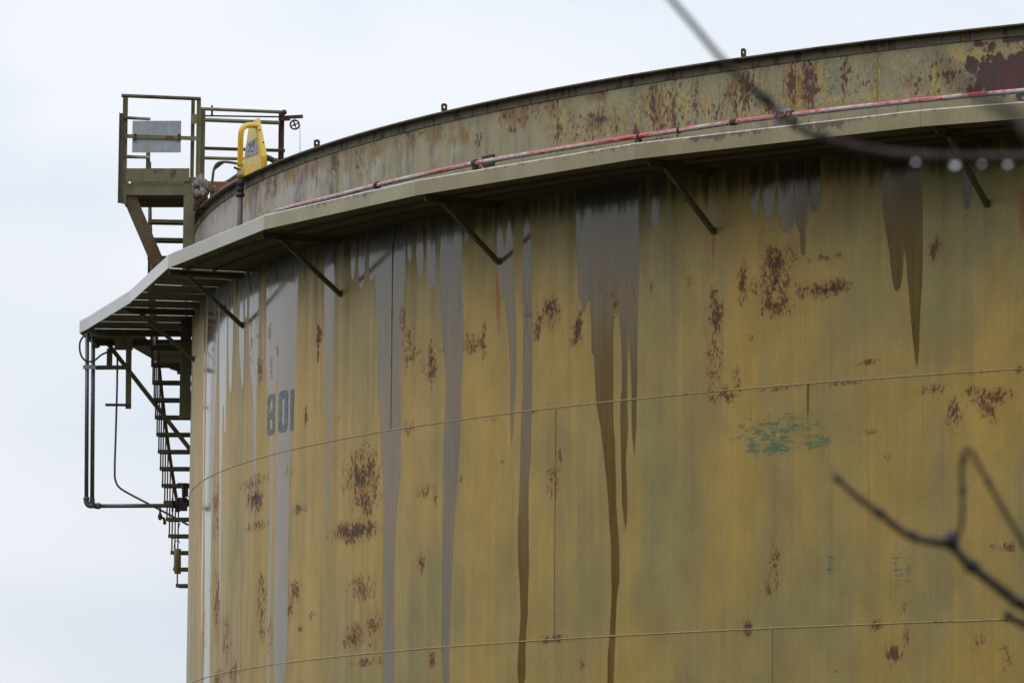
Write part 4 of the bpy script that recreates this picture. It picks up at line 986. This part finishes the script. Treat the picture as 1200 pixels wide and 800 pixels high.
# ------------------------------------------------------------------ bare tree close to the camera
def B_(x, y, d): return at(x, y, d)
trunk_xy = (1.45, 5.9)
tree = empty('bare_tree', (trunk_xy[0], trunk_xy[1], 0), 0, 'bare wet tree reaching blurred dark twigs in from the right', 'tree')
mb = MB(); mb.tube(smooth_path([(1.45, 5.9, -.05), (1.46, 5.9, .5), (1.42, 5.92, 1.3), (1.48, 5.9, 2.2), (1.43, 5.88, 3.2), (1.46, 5.9, 4.4)], 5), [.11 - .0026 * i for i in range(26)], 14)
mb.build('trunk', M['bark'], tree)
def branch(pts, r0, r1, knots, name='branch'):
    P = smooth_path(pts, 8); n = len(P); mb = MB()
    rs = [r0 + (r1 - r0) * i / (n - 1) for i in range(n)]
    P = [p + np.array([mnoise.noise(Vector(p) * 9) * .003, 0, mnoise.noise(Vector(p) * 9 + Vector((5, 5, 5))) * .003]) for p in P]
    mb.tube(P, rs, 8); o = mb.build(name, M['bark'], tree)
    for p, r, sc_ in knots:
        kb = MB(); kb.ball(p, r * (.60 if p[1] > 5.3 else .75), 8, 6, sc_, .12); kb.build('bud', M['bud'], o)
    return P
BP1 = [B_(770, -24, 4.940), B_(783, -6, 4.940), B_(820, 38, 4.970), B_(850, 72, 4.970), B_(880, 100, 5.000), B_(905, 124, 5.000), B_(935, 147, 5.000), B_(960, 159, 5.000), B_(995, 169, 5.000), B_(1030, 177, 5.000), B_(1080, 182.5, 5.000), B_(1130, 184, 5.000), B_(1200, 184, 5.000), B_(1290, 181, 5.060), B_(1500, 190, 5.298), np.array([1.1, 5.65, 2.55]), np.array([1.44, 5.88, 2.35])]
P1 = branch(BP1, .0027, .0058, [(B_(822, 40, 4.970), .0030, (.8, 1, 1.3)), (B_(897, 116, 5.000), .0095, (1.3, 1, 1)), (B_(889, 108, 5.000), .006, (1, 1, 1)), (B_(962, 160, 5.000), .010, (1.3, 1, .9)), (B_(850, 73, 4.970), .0045, (1, 1, 1))])
branch([B_(977, 557, 5.7), B_(1002, 580, 5.7), B_(1032, 602, 5.7), B_(1070, 627, 5.7), B_(1113, 637, 5.7), B_(1135, 659, 5.7), B_(1165, 684, 5.7), B_(1200, 711, 5.7), B_(1260, 742, 5.67), B_(1500, 800, 5.6), np.array([1.2, 5.95, 1.75]), np.array([1.44, 5.9, 1.55])], .0028, .0085,
       [(B_(982, 561, 5.7), .0082, (1, 1, 1)), (B_(1031, 601, 5.7), .010, (1.2, 1, .9)), (B_(1069, 627, 5.7), .0095, (1.2, 1, .9)), (B_(1115, 633, 5.7), .0155, (1, 1, 1.2)), (B_(1139, 663, 5.7), .0125, (1.3, 1, 1.1)), (B_(1192, 705, 5.7), .0135, (1.2, 1, .8))])
branch([B_(1116, 636, 5.7), B_(1125, 622, 5.7), B_(1128, 600, 5.7), B_(1128, 572, 5.7), B_(1127.5, 545, 5.7), B_(1130, 533, 5.7), B_(1135, 527, 5.7)], .0026, .0024, [(B_(1128, 573, 5.7), .0085, (.9, 1, 1.4)), (B_(1129, 538, 5.7), .0075, (1, 1, 1.2))], 'twig')
branch([B_(1134, 526, 5.7), B_(1141, 532, 5.7), B_(1157, 562, 5.7), B_(1180, 606, 5.7), B_(1200, 640, 5.7), B_(1240, 700, 5.7), B_(1290, 750, 5.67)], .0022, .0034, [(B_(1158, 564, 5.7), .0075, (1, 1, 1.2))], 'twig')
branch([B_(1180, 720, 5.67), B_(1192, 728, 5.67), B_(1215, 738, 5.67), B_(1260, 742, 5.67)], .0040, .0046, [(B_(1181, 721, 5.67), .010, (1, 1, 1))], 'twig')
branch([B_(1090, 52, 2.6), B_(1098, 62, 2.6), B_(1118, 84, 2.6), B_(1155, 112, 2.6), B_(1200, 138, 2.6), B_(1300, 170, 2.6), np.array([.75, 4.2, 2.4]), np.array([1.42, 5.85, 2.5])], .0007, .006, [(B_(1178, 126, 2.6), .0042, (1.4, 1, .8))], 'branch')
# rain drops hanging under the twig
DROP = ['dim rain drop, leftmost of those hanging under the blurred twig', 'brightest white rain drop hanging under the blurred twig', 'grey rain drop right of the brightest under the twig', 'pale rain drop near the right edge under the twig']
for (x, y, r), lab in zip(((1073, 190.6, .0021), (1119, 191.4, .0033), (1150.5, 191.4, .0019), (1181, 191.4, .0024)), DROP):
    i = min(range(len(P1)), key=lambda i: abs(600 + F * ((P1[i] - CAM) @ RT) / ((P1[i] - CAM) @ FW) - x))
    bp = P1[i]; c_ = B_(x, y, float((bp - CAM) @ FW)); c_[2] = bp[2] - .0030 - r
    mb = MB(); mb.ball(c_, r, 16, 12, (1, 1, 1.12)); mb.tube([c_ + np.array([0, 0, r * 1.05]), c_ + np.array([0, 0, r + .0025])], [r * .45, r * .3], 8)
    tag(mb.build('rain_drop', M['water']), lab, 'rain drop', 'rain drops hanging under the twig')

# ------------------------------------------------------------------ far wood that the wet wall mirrors
wd = MB(); rw = random.Random(3)
ctr = np.array([0.0, 53.0])
az = -72.0
while az > -215:
    dist = rw.uniform(95, 125); h = float(np.interp(-az, [72, 78, 83, 100, 110, 215], [13.6, 14.2, 19.5, 22, 25, 25])) * dist / 100 * rw.uniform(.96, 1.04); a = R_(az)
    bx, by = ctr[0] + dist * math.sin(a), ctr[1] + dist * math.cos(a)
    for k in range(9):
        f = k / 8; rad = (2.2 + 2.6 * math.sin(math.pi * min(1, .25 + f * .75))) * rw.uniform(.8, 1.2)
        wd.ball((bx + rw.uniform(-2, 2), by + rw.uniform(-2, 2), 1.5 + (h - 3.5) * f), rad, 8, 6, (1, 1, .9), .2)
    az -= rw.uniform(1.6, 3.0)
tag(wd.build('far_wood', M['foliage']), 'dark far wood beyond the yard', 'wood', None, 'stuff')
